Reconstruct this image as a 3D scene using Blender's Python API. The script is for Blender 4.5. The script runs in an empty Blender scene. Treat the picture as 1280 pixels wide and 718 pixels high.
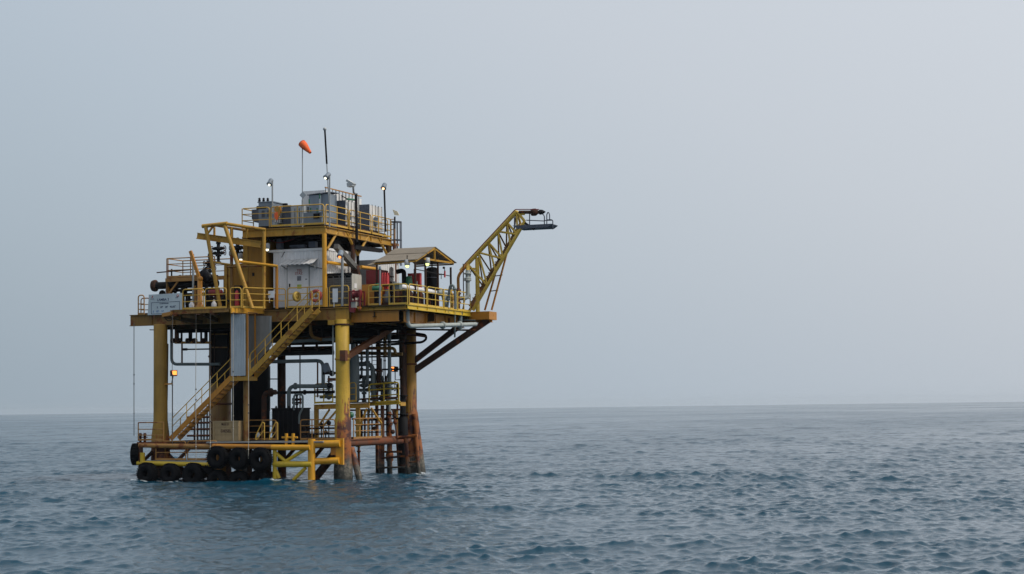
import bpy, math, random
import numpy as np
from mathutils import Vector, Matrix
random.seed(7); rng = np.random.default_rng(11)
sc = bpy.context.scene
col = sc.collection
R = math.radians

# ------------------------------------------------------------------ camera
YAW, FOC = R(20), 2250.0
CAM = Vector((40.94, -86.2, 3.55))
RHO, TH = R(0.73), math.atan((509.4 - 359) / FOC)
r0 = Vector((math.cos(YAW), math.sin(YAW), 0)); f0 = Vector((-math.sin(YAW), math.cos(YAW), 0)); u0 = Vector((0, 0, 1))
fw = f0 * math.cos(TH) + u0 * math.sin(TH); u1 = u0 * math.cos(TH) - f0 * math.sin(TH)
rt = r0 * math.cos(RHO) - u1 * math.sin(RHO); up = u1 * math.cos(RHO) + r0 * math.sin(RHO)
cd = bpy.data.cameras.new('camera'); cam = bpy.data.objects.new('camera', cd); col.objects.link(cam)
cd.sensor_width = 36; cd.lens = FOC / 1280 * 36; cd.clip_start = 0.5; cd.clip_end = 40000
m = Matrix((rt, up, -fw)).transposed().to_4x4(); m.translation = CAM
cam.matrix_world = m
sc.camera = cam

def at(px, py, x=None, y=None, z=None):
    """A point of the place measured off the photograph, on the plane x, y or z = const of the platform."""
    d = fw + rt * ((px - 640) / FOC) + up * ((359 - py) / FOC)
    if x is not None: t = (x - CAM.x) / d.x
    elif y is not None: t = (y - CAM.y) / d.y
    else: t = (z - CAM.z) / d.z
    return CAM + d * t

# ------------------------------------------------------------------ materials
def nmat(name):
    m = bpy.data.materials.new(name); m.use_nodes = True
    nt = m.node_tree; b = nt.nodes['Principled BSDF']
    return m, nt, b
def noise(nt, vec, scale, detail=6, rough=.6):
    n = nt.nodes.new('ShaderNodeTexNoise'); n.inputs['Scale'].default_value = scale
    n.inputs['Detail'].default_value = detail; n.inputs['Roughness'].default_value = rough
    if vec is not None: nt.links.new(vec, n.inputs['Vector'])
    return n.outputs['Fac']
def ramp(nt, fac, a, b, ca=(0,0,0,1), cb=(1,1,1,1)):
    n = nt.nodes.new('ShaderNodeValToRGB'); e = n.color_ramp.elements
    e[0].position = a; e[1].position = b; e[0].color = ca; e[1].color = cb
    nt.links.new(fac, n.inputs['Fac']); return n.outputs['Color']
def mix(nt, fac, a, b, mode='MIX'):
    n = nt.nodes.new('ShaderNodeMix'); n.data_type = 'RGBA'; n.blend_type = mode
    def put(s, v):
        if isinstance(v, (int, float)): s.default_value = v
        elif isinstance(v, tuple): s.default_value = v if len(v) == 4 else v + (1,)
        else: nt.links.new(v, s)
    put(n.inputs[0], fac); put(n.inputs[6], a); put(n.inputs[7], b)
    return n.outputs[2]
def math_(nt, op, a, b=0.0, clamp=False):
    n = nt.nodes.new('ShaderNodeMath'); n.operation = op; n.use_clamp = clamp
    for s, v in zip(n.inputs, (a, b)):
        if isinstance(v, (int, float)): s.default_value = v
        else: nt.links.new(v, s)
    return n.outputs[0]
def position(nt, scale=None):
    g = nt.nodes.new('ShaderNodeNewGeometry').outputs['Position']
    if scale:
        v = nt.nodes.new('ShaderNodeVectorMath'); v.operation = 'MULTIPLY'
        v.inputs[1].default_value = scale; nt.links.new(g, v.inputs[0]); return v.outputs[0]
    return g
RUST, RUST2 = (.105, .030, .011), (.22, .060, .016)
def paint(name, c, rust=.3, rough=.55, streak=.35, grime=.35, metal=0.0):
    """Weathered paint: blotches, vertical streaks and rust patches over one base colour."""
    m, nt, b = nmat(name)
    p = position(nt); ps = position(nt, (5, 5, .45))
    v = ramp(nt, noise(nt, p, .7, 7), .3, .72)
    base = mix(nt, v, tuple(x * .78 for x in c), tuple(min(1, x * 1.12) for x in c))
    g = ramp(nt, noise(nt, ps, .9, 5), .45, .75)
    base = mix(nt, math_(nt, 'MULTIPLY', g, grime), base, tuple(x * .33 + .008 for x in c))
    rcol = mix(nt, noise(nt, p, 5, 4), RUST, RUST2)
    t = .70 - .28 * rust
    k = ramp(nt, noise(nt, p, 1.5, 9, .68), t, t + .07)
    base = mix(nt, math_(nt, 'MULTIPLY', k, min(1, rust * 1.6)), base, rcol)
    s = ramp(nt, noise(nt, ps, 1.7, 6), t + .02, t + .16)
    base = mix(nt, math_(nt, 'MULTIPLY', s, streak), base, rcol)
    nt.links.new(base, b.inputs['Base Color'])
    nt.links.new(ramp(nt, k, 0, 1, (rough,)*3 + (1,), (.85,)*3 + (1,)), b.inputs['Roughness'])
    b.inputs['Metallic'].default_value = metal
    if max(c) < .12: b.inputs['Specular IOR Level'].default_value = .08 if max(c) < .03 else .22
    bp = nt.nodes.new('ShaderNodeBump'); bp.inputs['Strength'].default_value = .25; bp.inputs['Distance'].default_value = .02
    nt.links.new(noise(nt, p, 9, 5), bp.inputs['Height']); nt.links.new(bp.outputs[0], b.inputs['Normal'])
    return m
def legpaint(name, c, z_rust, z_marine, side=0.0):
    """Leg coating: yellow high up, rusting towards the splash zone, grey shell growth by the waterline."""
    m, nt, b = nmat(name)
    p = position(nt); ps = position(nt, (4, 4, .5))
    sep = nt.nodes.new('ShaderNodeSeparateXYZ'); nt.links.new(p, sep.inputs[0]); z = sep.outputs['Z']
    v = ramp(nt, noise(nt, p, .8, 7), .3, .7)
    base = mix(nt, v, tuple(x * .7 for x in c), tuple(x * 1.12 for x in c))
    g = ramp(nt, noise(nt, ps, 1.1, 5), .42, .75)
    base = mix(nt, math_(nt, 'MULTIPLY', g, .45), base, tuple(x * .4 for x in c))
    rc = mix(nt, ramp(nt, noise(nt, p, 1.6, 7, .65), .44, .54), (.05, .010, .008), (.27, .085, .016))
    n1 = noise(nt, p, 1.1, 8, .65); n2 = noise(nt, ps, 1.6, 6)
    hz = math_(nt, 'ADD', math_(nt, 'MULTIPLY', math_(nt, 'SUBTRACT', n1, .5), 5.5), math_(nt, 'MULTIPLY', math_(nt, 'SUBTRACT', n2, .5), 5.0))
    zz = math_(nt, 'ADD', z, hz)
    if side:
        zz = math_(nt, 'SUBTRACT', zz, math_(nt, 'MULTIPLY', sep.outputs['X'], side))
    k = nt.nodes.new('ShaderNodeMapRange'); k.inputs['From Min'].default_value = z_rust + .3; k.inputs['From Max'].default_value = z_rust - .3
    nt.links.new(zz, k.inputs['Value'])
    base = mix(nt, k.outputs[0], base, rc)
    n3 = noise(nt, p, 3.5, 6)
    z3 = math_(nt, 'ADD', z, math_(nt, 'MULTIPLY', math_(nt, 'SUBTRACT', n3, .5), 1.6))
    k2 = nt.nodes.new('ShaderNodeMapRange'); k2.inputs['From Min'].default_value = z_marine + .35; k2.inputs['From Max'].default_value = z_marine - .25
    nt.links.new(z3, k2.inputs['Value'])
    sh = mix(nt, ramp(nt, noise(nt, p, 7, 5), .35, .65), (.035, .035, .03), (.22, .20, .16))
    base = mix(nt, k2.outputs[0], base, sh)
    k4 = nt.nodes.new('ShaderNodeMapRange'); k4.inputs['From Min'].default_value = .55; k4.inputs['From Max'].default_value = .1
    nt.links.new(z3, k4.inputs['Value'])
    base = mix(nt, math_(nt, 'MULTIPLY', k4.outputs[0], .8), base, (.02, .022, .02))
    nt.links.new(base, b.inputs['Base Color']); b.inputs['Roughness'].default_value = .62
    bp = nt.nodes.new('ShaderNodeBump'); bp.inputs['Strength'].default_value = .45; bp.inputs['Distance'].default_value = .04
    nt.links.new(noise(nt, p, 6, 6), bp.inputs['Height']); nt.links.new(bp.outputs[0], b.inputs['Normal'])
    return m
def plain(name, c, rough=.6, metal=0.0, var=.25):
    m, nt, b = nmat(name)
    p = position(nt)
    nt.links.new(mix(nt, ramp(nt, noise(nt, p, 2.5, 6), .3, .7), tuple(x * (1 - var) for x in c), tuple(min(1, x * (1 + var)) for x in c)), b.inputs['Base Color'])
    b.inputs['Roughness'].default_value = rough; b.inputs['Metallic'].default_value = metal
    return m
def lamp(name, c, s):
    m, nt, b = nmat(name); b.inputs['Base Color'].default_value = c + (1,)
    b.inputs['Emission Color'].default_value = c + (1,); b.inputs['Emission Strength'].default_value = s
    return m
M = {
 'yellow': paint('aged_yellow_paint', (.46, .25, .026), .46),
 'ochre': paint('dull_ochre_paint', (.255, .135, .024), .58, streak=.55, grime=.55),
 'bright': paint('fresh_yellow_paint', (.66, .32, .016), .12, .4, .12, .15),
 'lemon': paint('lemon_yellow_paint', (.62, .43, .025), .22, .45, .2, .25),
 'orange': paint('orange_yellow_paint', (.48, .20, .018), .42, .45, .35, .35),
 'boom': paint('boom_yellow_paint', (.62, .42, .06), .26, .5, .3, .3),
 'rail': paint('rail_yellow_paint', (.60, .36, .05), .3, .5, .2, .3),
 'railrust': paint('rusted_rail_paint', (.40, .20, .05), .55, .6, .3, .3),
 'wall': paint('yellow_wall_paint', (.36, .175, .014), .2, .6, .3, .45),
 'rust': paint('rusted_steel', (.13, .05, .025), .75, .8),
 'rustbright': paint('orange_rusted_steel', (.24, .085, .03), .5, .75),
 'rustdark': paint('dark_rusted_steel', (.055, .03, .022), .55, .8),
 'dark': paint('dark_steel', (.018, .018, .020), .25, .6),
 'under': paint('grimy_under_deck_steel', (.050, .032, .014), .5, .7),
 'pipe': paint('grey_green_pipe_paint', (.15, .19, .20), .22, .5),
 'pipelight': paint('pale_grey_pipe_paint', (.36, .40, .39), .25, .5),
 'bluegrey': paint('blue_grey_cabinet_paint', (.19, .235, .29), .14, .5, .2, .25),
 'greyblue': paint('light_grey_cabinet_paint', (.42, .45, .47), .12, .5, .25, .25),
 'navy': paint('dark_blue_radiator', (.07, .085, .12), .06, .6),
 'white': paint('weathered_white_paint', (.70, .70, .70), .14, .5, .25, .35),
 'whiteclean': paint('white_paint', (.76, .77, .79), .04, .45, .08, .12),
 'sign': paint('sign_face_paint', (.52, .60, .64), .02, .5, .05, .12),
 'panelblue': paint('pale_blue_sheet', (.44, .50, .55), .08, .5, .1, .2),
 'panelgrey': paint('dirty_grey_sheet', (.22, .22, .21), .2, .6, .3, .5),
 'galv': paint('galvanised_steel', (.30, .32, .33), .15, .45, .15, .2, .2),
 'concrete': paint('grey_machine_paint', (.44, .44, .40), .25, .7, .3, .4),
 'greylouvre': paint('grimy_grey_grille', (.13, .13, .125), .25, .7, .3, .4),
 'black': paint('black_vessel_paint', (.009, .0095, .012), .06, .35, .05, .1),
 'red': paint('red_paint', (.50, .038, .042), .12, .45, .2, .25),
 'darkred': paint('dark_red_paint', (.20, .016, .022), .25, .5, .2, .3),
 'green': paint('green_motor_paint', (.02, .14, .075), .1, .45, .1, .2),
 'roof': paint('weathered_roof_sheet', (.21, .18, .14), .16, .75, .25, .35),
 'wood': paint('crate_plywood', (.33, .24, .125), .0, .75, .1, .35),
 'rubber': paint('tyre_rubber', (.007, .0075, .009), .0, .75, .0, .0),
 'cloth': plain('orange_cloth', (.80, .13, .03), .8),
 'ring': plain('lifebuoy_orange', (.40, .065, .04), .6, var=.4),
 'ringyellow': plain('yellow_buoy_cover', (.42, .28, .05), .6, var=.4),
 'rope': plain('pale_rope', (.40, .38, .33), .9),
 'ropedark': plain('dark_rope', (.10, .10, .10), .9),
 'ink': plain('sign_ink', (.03, .05, .12), .6),
 'inkblue': plain('sign_blue_ink', (.06, .17, .42), .6),
 'inkred': plain('faded_red_ink', (.38, .10, .09), .7),
 'stencil': plain('stencil_ink', (.08, .045, .03), .8),
 'plaque': plain('grey_notice', (.16, .17, .20), .6),
 'plaquegreen': plain('lime_notice', (.42, .50, .10), .6),
 'cream': plain('cream_panel', (.72, .66, .48), .5),
 'deck': paint('deck_plate', (.14, .13, .115), .4, .75),
 'lampwhite': lamp('lit_lamp_white', (1, .96, .74), 1.7),
 'lampwarm': lamp('lit_lamp_warm', (1, .5, .22), 4),
 'lamporange': lamp('lit_lamp_orange', (1, .27, .05), 2.4),
 'lampgreen': lamp('lit_lamp_lime', (.80, .95, .30), 2),
 'legA': legpaint('leg_coating_far_corner', (.33, .19, .026), 1.9, .3),
 'legB': legpaint('leg_coating_near_corner', (.50, .315, .026), 2.9, .85, 2.6),
 'legC': legpaint('leg_coating_right_corner', (.42, .215, .03), 3.3, .9, 2.2),
 'tube': legpaint('splash_zone_steel', (.10, .045, .03), 5.0, .55),
 'steps': legpaint('rusty_steps_steel', (.20, .085, .03), 3.0, .5),
 'landing': legpaint('landing_steel', (.50, .30, .025), .55, .25),
}

# ------------------------------------------------------------------ mesh builder
class MB:
    def __init__(s): s.v = []; s.f = []; s.sm = []
    def add(s, vs, fs, smooth=False):
        o = len(s.v); s.v += [tuple(v) for v in vs]; s.f += [tuple(i + o for i in f) for f in fs]; s.sm += [smooth] * len(fs)
        return s
    def box(s, a, b, e=0):
        x0, y0, z0 = (min(p, q) for p, q in zip(a, b)); x1, y1, z1 = (max(p, q) for p, q in zip(a, b))
        vs = [(x, y, z) for z in (z0, z1) for y in (y0, y1) for x in (x0, x1)]
        return s.add(vs, [(0,2,3,1),(4,5,7,6),(0,1,5,4),(2,6,7,3),(0,4,6,2),(1,3,7,5)])
    def bar(s, p, q, w, h=None, upv=(0,0,1)):
        """Rectangular bar from p to q: w across, h along upv."""
        h = h or w; p, q = Vector(p), Vector(q); d = (q - p).normalized(); upv = Vector(upv)
        if abs(d.dot(upv)) > .97: upv = Vector((0, 1, 0)) if abs(d.y) < .9 else Vector((1, 0, 0))
        n = d.cross(upv).normalized(); u = n.cross(d)
        vs = [e + n * (w / 2 * i) + u * (h / 2 * j) for e in (p, q) for j in (-1, 1) for i in (-1, 1)]
        return s.add(vs, [(0,2,3,1),(4,5,7,6),(0,1,5,4),(2,6,7,3),(0,4,6,2),(1,3,7,5)])
    def ibeam(s, p, q, w, h, t=.035):
        p, q = Vector(p), Vector(q); d = (q - p).normalized(); n = d.cross(Vector((0,0,1))).normalized(); u = n.cross(d)
        s.bar(p + u * (h/2 - t/2), q + u * (h/2 - t/2), w, t); s.bar(p - u * (h/2 - t/2), q - u * (h/2 - t/2), w, t)
        s.bar(p, q, t, h - 2*t)
        L = (q - p).length; k = int(L / 1.5)
        for i in range(1, k + 1):
            c = p + d * (L * i / (k + 1)); s.bar(c - u * (h/2 - t), c + u * (h/2 - t), w * .8, t * .6, d)
        return s
    def pipe(s, pts, r, n=10, bend=None, cap=True):
        """Round tube along pts, elbows rounded with radius bend."""
        pts = [Vector(p) for p in pts]; rs = r if isinstance(r, (list, tuple)) else None
        if bend:
            out = [pts[0]]
            for a, b, c in zip(pts, pts[1:], pts[2:]):
                k = min(bend, (b - a).length * .49, (c - b).length * .49)
                p, q = b + (a - b).normalized() * k, b + (c - b).normalized() * k
                for i in range(6):
                    t = i / 5; out.append(p * (1-t)**2 + b * (2*t*(1-t)) + q * t**2)
            pts = out + [pts[-1]]
        vs = []; prev = None
        for i, p in enumerate(pts):
            d = (pts[min(i + 1, len(pts) - 1)] - pts[max(i - 1, 0)]).normalized()
            if prev is None:
                a = Vector((0,0,1)) if abs(d.z) < .9 else Vector((1,0,0)); n1 = d.cross(a).normalized()
            else:
                n1 = (prev - d * prev.dot(d)).normalized()
            prev = n1; n2 = d.cross(n1); rr = rs[i] if rs else r
            vs += [p + (n1 * math.cos(2*math.pi*k/n) + n2 * math.sin(2*math.pi*k/n)) * rr for k in range(n)]
        fs = [(i*n + k, i*n + (k+1) % n, (i+1)*n + (k+1) % n, (i+1)*n + k) for i in range(len(pts)-1) for k in range(n)]
        s.add(vs, fs, True)
        if cap:
            L = (len(pts)-1) * n
            s.add([vs[k] for k in range(n)], [tuple(range(n))[::-1]]); s.add([vs[L + k] for k in range(n)], [tuple(range(n))])
        return s
    def lathe(s, c, prof, n=18, ax=(0,0,1), smooth=True):
        """Profile [(radius, height)...] turned about the axis ax through c."""
        c = Vector(c); q = Vector((0,0,1)).rotation_difference(Vector(ax))
        vs = [c + q @ Vector((r * math.cos(2*math.pi*k/n), r * math.sin(2*math.pi*k/n), h)) for r, h in prof for k in range(n)]
        fs = [(i*n + k, i*n + (k+1) % n, (i+1)*n + (k+1) % n, (i+1)*n + k) for i in range(len(prof)-1) for k in range(n)]
        fs += [tuple(range(n))[::-1], tuple((len(prof)-1)*n + k for k in range(n))]
        return s.add(vs, fs, smooth)
    def torus(s, c, r1, r2, ax=(0,0,1), n=28, k=10, squash=1.0):
        c = Vector(c); q = Vector((0,0,1)).rotation_difference(Vector(ax)); vs = []
        for i in range(n):
            a = 2*math.pi*i/n
            for j in range(k):
                b = 2*math.pi*j/k; cb, sb = math.cos(b), math.sin(b)
                cb = math.copysign(abs(cb)**.7, cb); sb = math.copysign(abs(sb)**.7, sb)
                rr = r1 + r2 * cb
                vs.append(c + q @ Vector((rr*math.cos(a), rr*math.sin(a), r2 * squash * sb)))
        fs = [(i*k + j, ((i+1) % n)*k + j, ((i+1) % n)*k + (j+1) % k, i*k + (j+1) % k) for i in range(n) for j in range(k)]
        return s.add(vs, fs, True)
    def ball(s, c, r, n=12, k=8):
        return s.lathe(c, [(max(.002, r*math.sin(math.pi*i/k)), -r*math.cos(math.pi*i/k)) for i in range(k+1)], n)
    def poly(s, pts, off):
        """Flat polygon pts given the thickness vector off."""
        a = [Vector(p) for p in pts]; off = Vector(off); n = len(a)
        return s.add(a + [p + off for p in a], [tuple(range(n))[::-1], tuple(range(n, 2*n))] + [(i, (i+1) % n, n + (i+1) % n, n + i) for i in range(n)])
    def corrugated(s, p, q, z0, z1, t=.035, pitch=.22, out=(0,-1,0)):
        """Vertical trapezoid sheet standing from p to q (ground points)."""
        p, q, out = Vector((p[0], p[1], 0)), Vector((q[0], q[1], 0)), Vector(out); L = (q-p).length; k = max(2, round(L/pitch))
        prof = []
        for i in range(k):
            for u, o in ((0,0),(.45,0),(.55,1),(.95,1)):
                prof.append(p + (q-p)*((i+u)/k) + out*(o*t))
        prof.append(q); n = len(prof)
        vs = [v + Vector((0,0,z)) for z in (z0, z1) for v in prof] + [v - out*.05 + Vector((0,0,z)) for z in (z0, z1) for v in (p, q)]
        fs = [(i, i+1, n+i+1, n+i) for i in range(n-1)] + [(2*n, 2*n+2, 2*n+3, 2*n+1)]
        return s.add(vs, fs)
    def build(s, name, mt, parent=None, label=None):
        me = bpy.data.meshes.new(name); off = Vector(parent['_loc']) if parent is not None and '_loc' in parent else Vector((0,0,0))
        me.from_pydata([Vector(v) - off for v in s.v], [], s.f); me.update()
        me.polygons.foreach_set('use_smooth', s.sm)
        o = bpy.data.objects.new(name, me); col.objects.link(o)
        me.materials.append(M[mt] if isinstance(mt, str) else mt)
        if parent is not None:
            o.parent = parent; o['_loc'] = (0.0,0.0,0.0) if '_loc' not in parent else list(parent['_loc'])
        if label: o['label'] = label
        return o
def thing(name, label, cat, loc=(0,0,0), group=None):
    o = bpy.data.objects.new(name, None); col.objects.link(o); o.empty_display_size = .2
    o.location = loc; o['_loc'] = list(loc); o['label'] = label; o['category'] = cat
    if group: o['group'] = group
    return o
def tag(o, label, cat, group=None):
    o['label'] = label; o['category'] = cat
    if group: o['group'] = group
    return o
def one(mb, name, mt, label, cat, group=None):
    """A thing that is a single mesh, its origin at its own base."""
    n = len(mb.v); c = [sum(v[i] for v in mb.v) / n for i in range(2)] + [min(v[2] for v in mb.v)]
    mb.v = [(v[0]-c[0], v[1]-c[1], v[2]-c[2]) for v in mb.v]
    o = mb.build(name, mt); o.location = c
    return tag(o, label, cat, group)
def lettering(s, size, o, right, upv, mt, parent, align='CENTER', name='lettering'):
    cu = bpy.data.curves.new(name, 'FONT'); cu.body = s; cu.size = size; cu.align_x = align; cu.extrude = .004; cu.offset = size * .012
    t = bpy.data.objects.new(name, cu); col.objects.link(t)
    me = bpy.data.meshes.new_from_object(t.evaluated_get(bpy.context.evaluated_depsgraph_get()))
    bpy.data.objects.remove(t)
    right, upv = Vector(right).normalized(), Vector(upv).normalized()
    mtx = Matrix((right, upv, right.cross(upv))).transposed().to_4x4(); mtx.translation = Vector(o)
    me.transform(mtx); me.transform(Matrix.Translation(-Vector(parent['_loc'])))
    ob = bpy.data.objects.new(name, me); col.objects.link(ob); me.materials.clear(); me.materials.append(M[mt]); ob.parent = parent
    return ob
V = lambda *a: Vector(a)

# ------------------------------------------------------------------ sky, sun
sun_dir = Vector((.86, .08, .95)).normalized()
el = math.asin(sun_dir.z); az = math.atan2(sun_dir.x, sun_dir.y)
w = bpy.data.worlds.new('World'); sc.world = w; w.use_nodes = True
nt = w.node_tree; bg = nt.nodes['Background']
sky = nt.nodes.new('ShaderNodeTexSky'); sky.sky_type = 'NISHITA'; sky.sun_disc = False
sky.sun_elevation = el; sky.sun_rotation = az; sky.dust_density = 6; sky.air_density = 1.2; sky.ozone_density = 2
# thick haze veil in front of the clear sky: brighter and whiter towards the hidden sun, duller away from it and low down
tc = nt.nodes.new('ShaderNodeTexCoord'); dt = nt.nodes.new('ShaderNodeVectorMath'); dt.operation = 'DOT_PRODUCT'
dt.inputs[1].default_value = r0 * .68 + u0 * 1.14; nt.links.new(tc.outputs['Generated'], dt.inputs[0])
cr = nt.nodes.new('ShaderNodeValToRGB'); cr.color_ramp.interpolation = 'LINEAR'
stops = ((-1.4, (.17, .22, .28)), (-.19, (.338, .414, .482)), (.07, (.468, .538, .612)), (.26, (.574, .619, .678)), (.45, (.645, .682, .735)), (1.3, (.70, .73, .76)))
els = cr.color_ramp.elements
for i, (e_, c_) in enumerate(stops):
    p_ = (e_ + 1.4) / 2.8; k_ = els[0] if i == 0 else els.new(p_)
    k_.position = p_; k_.color = c_ + (1,)
els.remove(els[-1])
nt.links.new(math_(nt, 'DIVIDE', math_(nt, 'ADD', dt.outputs['Value'], 1.4), 2.8, True), cr.inputs['Fac'])
sc_ = nt.nodes.new('ShaderNodeVectorMath'); sc_.operation = 'SCALE'; sc_.inputs['Scale'].default_value = 14.2; nt.links.new(cr.outputs['Color'], sc_.inputs[0])
nt.links.new(mix(nt, .82, sky.outputs[0], sc_.outputs[0]), bg.inputs['Color']); bg.inputs['Strength'].default_value = .08
sl = bpy.data.lights.new('sun', 'SUN'); so = bpy.data.objects.new('sun', sl); col.objects.link(so)
sl.energy = 2.3; sl.angle = R(7); sl.color = (1, .92, .80)
so.rotation_euler = (-sun_dir).to_track_quat('-Z', 'Y').to_euler(); so.location = (30, -20, 60)

# ------------------------------------------------------------------ sea
def sea():
    th0 = math.atan2(f0.y, f0.x)
    fine = np.arange(-19, 19.001, .045); side = np.concatenate([np.linspace(19.5, 34, 60), np.linspace(36, 180, 90)])
    ang = np.radians(np.concatenate([-side[::-1], fine, side])) + th0
    r = [2.0]
    while r[-1] < 7500:
        q = r[-1]; r.append(q * (1.012 if q < 30 else 1.0013 + .0013 * max(0.0, q - 60) / 240 if q < 300 else 1.0026 * (1 + .0006 * math.log(q / 300)) if q < 2500 else 1.008))
    r = np.array(r); na, nr = len(ang), len(r)
    RR, AA = np.meshgrid(r, ang, indexing='ij')
    X = (CAM.x + RR * np.cos(AA)).ravel(); Y = (CAM.y + RR * np.sin(AA)).ravel()
    dr = np.gradient(r); sp = np.repeat(dr, na)
    X = X.astype(np.float32); Y = Y.astype(np.float32); sp = sp.astype(np.float32)
    dx = np.zeros(X.size, np.float32); dy = dx.copy(); dz = dx.copy()
    wind = math.atan2(-f0.y, -f0.x) + R(14); NW = 140
    lost = np.zeros(nr); tot = 0.0
    for i in range(NW):
        lam = .24 * (9 / .24) ** ((i + rng.random()) / NW)
        a = wind + rng.normal() * (R(24) if lam > 2.5 else R(52)); k = 2*math.pi/lam
        amp = lam / 6.283 * float(np.interp(math.log(lam), [math.log(v) for v in (.24,.45,.8,1.5,3,9)], [.034,.049,.044,.028,.016,.011])) * rng.uniform(.6, 1.4)
        lost += (amp*k)**2 * (1 - np.clip(lam / (2.4 * dr) - .8, 0, 1))**2; tot += (amp*k)**2
        far = np.nonzero(lam / (2.4 * sp) - .8 > 0)[0]
        n_ = int(far[-1]) + 1 if len(far) else 0
        if not n_: continue
        x_, y_ = X[:n_], Y[:n_]; att = np.clip(lam / (2.4 * sp[:n_]) - .8, 0, 1)
        ph = np.float32(k*math.cos(a)) * x_ + np.float32(k*math.sin(a)) * y_ + np.float32(rng.random() * 6.283)
        # slow wave groups keep the crests short
        gk = k * rng.uniform(.10, .22); ga = a + rng.choice((-1, 1)) * R(rng.uniform(40, 90))
        att *= (.68 + .32 * np.sin(np.float32(gk*math.cos(ga)) * x_ + np.float32(gk*math.sin(ga)) * y_ + np.float32(rng.random()*6.283)))
        s_ = np.sin(ph); c = np.cos(ph)
        dz[:n_] += att*np.float32(amp)*c; att *= s_
        dx[:n_] -= att*np.float32(amp*1.0*math.cos(a)); dy[:n_] -= att*np.float32(amp*1.0*math.sin(a))
    # gusts: rougher and calmer patches tens of metres across
    G = np.zeros(X.size, np.float32)
    for i in range(9):
        gl = 9 * (60 / 9) ** (i / 8); ga = rng.random() * 6.283
        G += np.sin(np.float32(6.283/gl*math.cos(ga)) * X + np.float32(6.283/gl*math.sin(ga)) * Y + np.float32(rng.random()*6.283))
    G = np.clip(1.02 + .075 * G, .72, 1.3); dz *= G; dx *= G; dy *= G
    sg = float(dz.std()) + 1e-6; dz += np.float32(.28 / .12) * (dz*dz - sg*sg) * np.float32(.12/max(sg, .05)) * .22
    co = np.empty((X.size, 3)); co[:, 0] = X + dx; co[:, 1] = Y + dy; co[:, 2] = dz - .14
    i = np.arange(nr - 1)[:, None]; j = np.arange(na - 1)[None, :]
    q = np.stack([i*na + j, (i+1)*na + j, (i+1)*na + j + 1, i*na + j + 1], -1).reshape(-1, 4)
    me = bpy.data.meshes.new('sea'); nf = len(q)
    me.vertices.add(len(co)); me.vertices.foreach_set('co', co.astype(np.float32).ravel())
    me.loops.add(nf*4); me.loops.foreach_set('vertex_index', q.astype(np.int32).ravel())
    me.polygons.add(nf); me.polygons.foreach_set('loop_start', np.arange(0, nf*4, 4, dtype=np.int32))
    me.polygons.foreach_set('use_smooth', np.ones(nf, bool))
    me.update(calc_edges=True)
    # white water where the chop slaps the steelwork
    dd_ = np.full(X.size, 9.0, np.float32); nearp = np.nonzero((np.abs(X + 5) < 14) & (np.abs(Y - 4) < 12))[0]; xn, yn = co[nearp, 0], co[nearp, 1]
    for lx, ly, lr in ((-11,0,.5), (0,0,.5), (0,9,.45), (-10.9,9,.4), (.9,8.1,.4), (1.4,6.9,.3), (.2,7.6,.3), (-1.1,-1.6,.2), (-3.1,-1.7,.2)):
        dd_[nearp] = np.minimum(dd_[nearp], np.hypot(xn - lx, yn - ly) - lr)
    qx = np.clip(xn, -11.9, -3.1); dd_[nearp] = np.minimum(dd_[nearp], np.hypot(xn - qx, yn + 1.95) - .25)
    fm = me.attributes.new('foam', 'FLOAT', 'POINT'); fm.data.foreach_set('value', np.exp(-(np.maximum(dd_, 0) / .55)**2).astype(np.float32))
    # how much of the chop the mesh is too coarse to carry out there: the water material adds it as bump and gloss
    at_ = me.attributes.new('fine_chop', 'FLOAT', 'POINT'); at_.data.foreach_set('value', np.repeat(np.sqrt(lost / tot), na).astype(np.float32))
    o = bpy.data.objects.new('sea', me); col.objects.link(o); o['kind'] = 'structure'
    m, nt, b = nmat('sea_water')
    p = position(nt)
    b.inputs['IOR'].default_value = 1.333; b.inputs['Specular IOR Level'].default_value = .40
    fo = nt.nodes.new('ShaderNodeAttribute'); fo.attribute_name = 'foam'
    fk = ramp(nt, math_(nt, 'ADD', noise(nt, p, 3.2, 6, .65), math_(nt, 'MULTIPLY', fo.outputs['Fac'], .22)), .69, .76)
    fk = math_(nt, 'MULTIPLY', math_(nt, 'MULTIPLY', fk, fo.outputs['Fac'], True), .9)
    nt.links.new(mix(nt, fk, (.003, .042, .075), (.52, .57, .60)), b.inputs['Base Color'])
    ps = nt.nodes.new('ShaderNodeMapping'); ps.inputs['Rotation'].default_value = (0, 0, -wind); ps.inputs['Scale'].default_value = (1.0, .34, 1)
    nt.links.new(p, ps.inputs['Vector'])
    b1 = nt.nodes.new('ShaderNodeBump'); b1.inputs['Strength'].default_value = 1.0; b1.inputs['Distance'].default_value = .05
    nt.links.new(noise(nt, ps.outputs[0], 3.0, 8, .66), b1.inputs['Height'])
    b2 = nt.nodes.new('ShaderNodeBump'); b2.inputs['Strength'].default_value = 1.0; b2.inputs['Distance'].default_value = .012
    nt.links.new(noise(nt, ps.outputs[0], 9, 5, .6), b2.inputs['Height']); nt.links.new(b1.outputs[0], b2.inputs['Normal'])
    fa = nt.nodes.new('ShaderNodeAttribute'); fa.attribute_name = 'fine_chop'
    pg = nt.nodes.new('ShaderNodeMapping'); pg.inputs['Rotation'].default_value = (0, 0, -wind); pg.inputs['Scale'].default_value = (1.0, .3, 1); nt.links.new(p, pg.inputs['Vector'])
    gust = ramp(nt, noise(nt, pg.outputs[0], .011, 6, .68), .38, .62, (.45,.45,.45,1), (1.35,1.35,1.35,1))   # wind gusts roughen the water in patches
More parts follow.
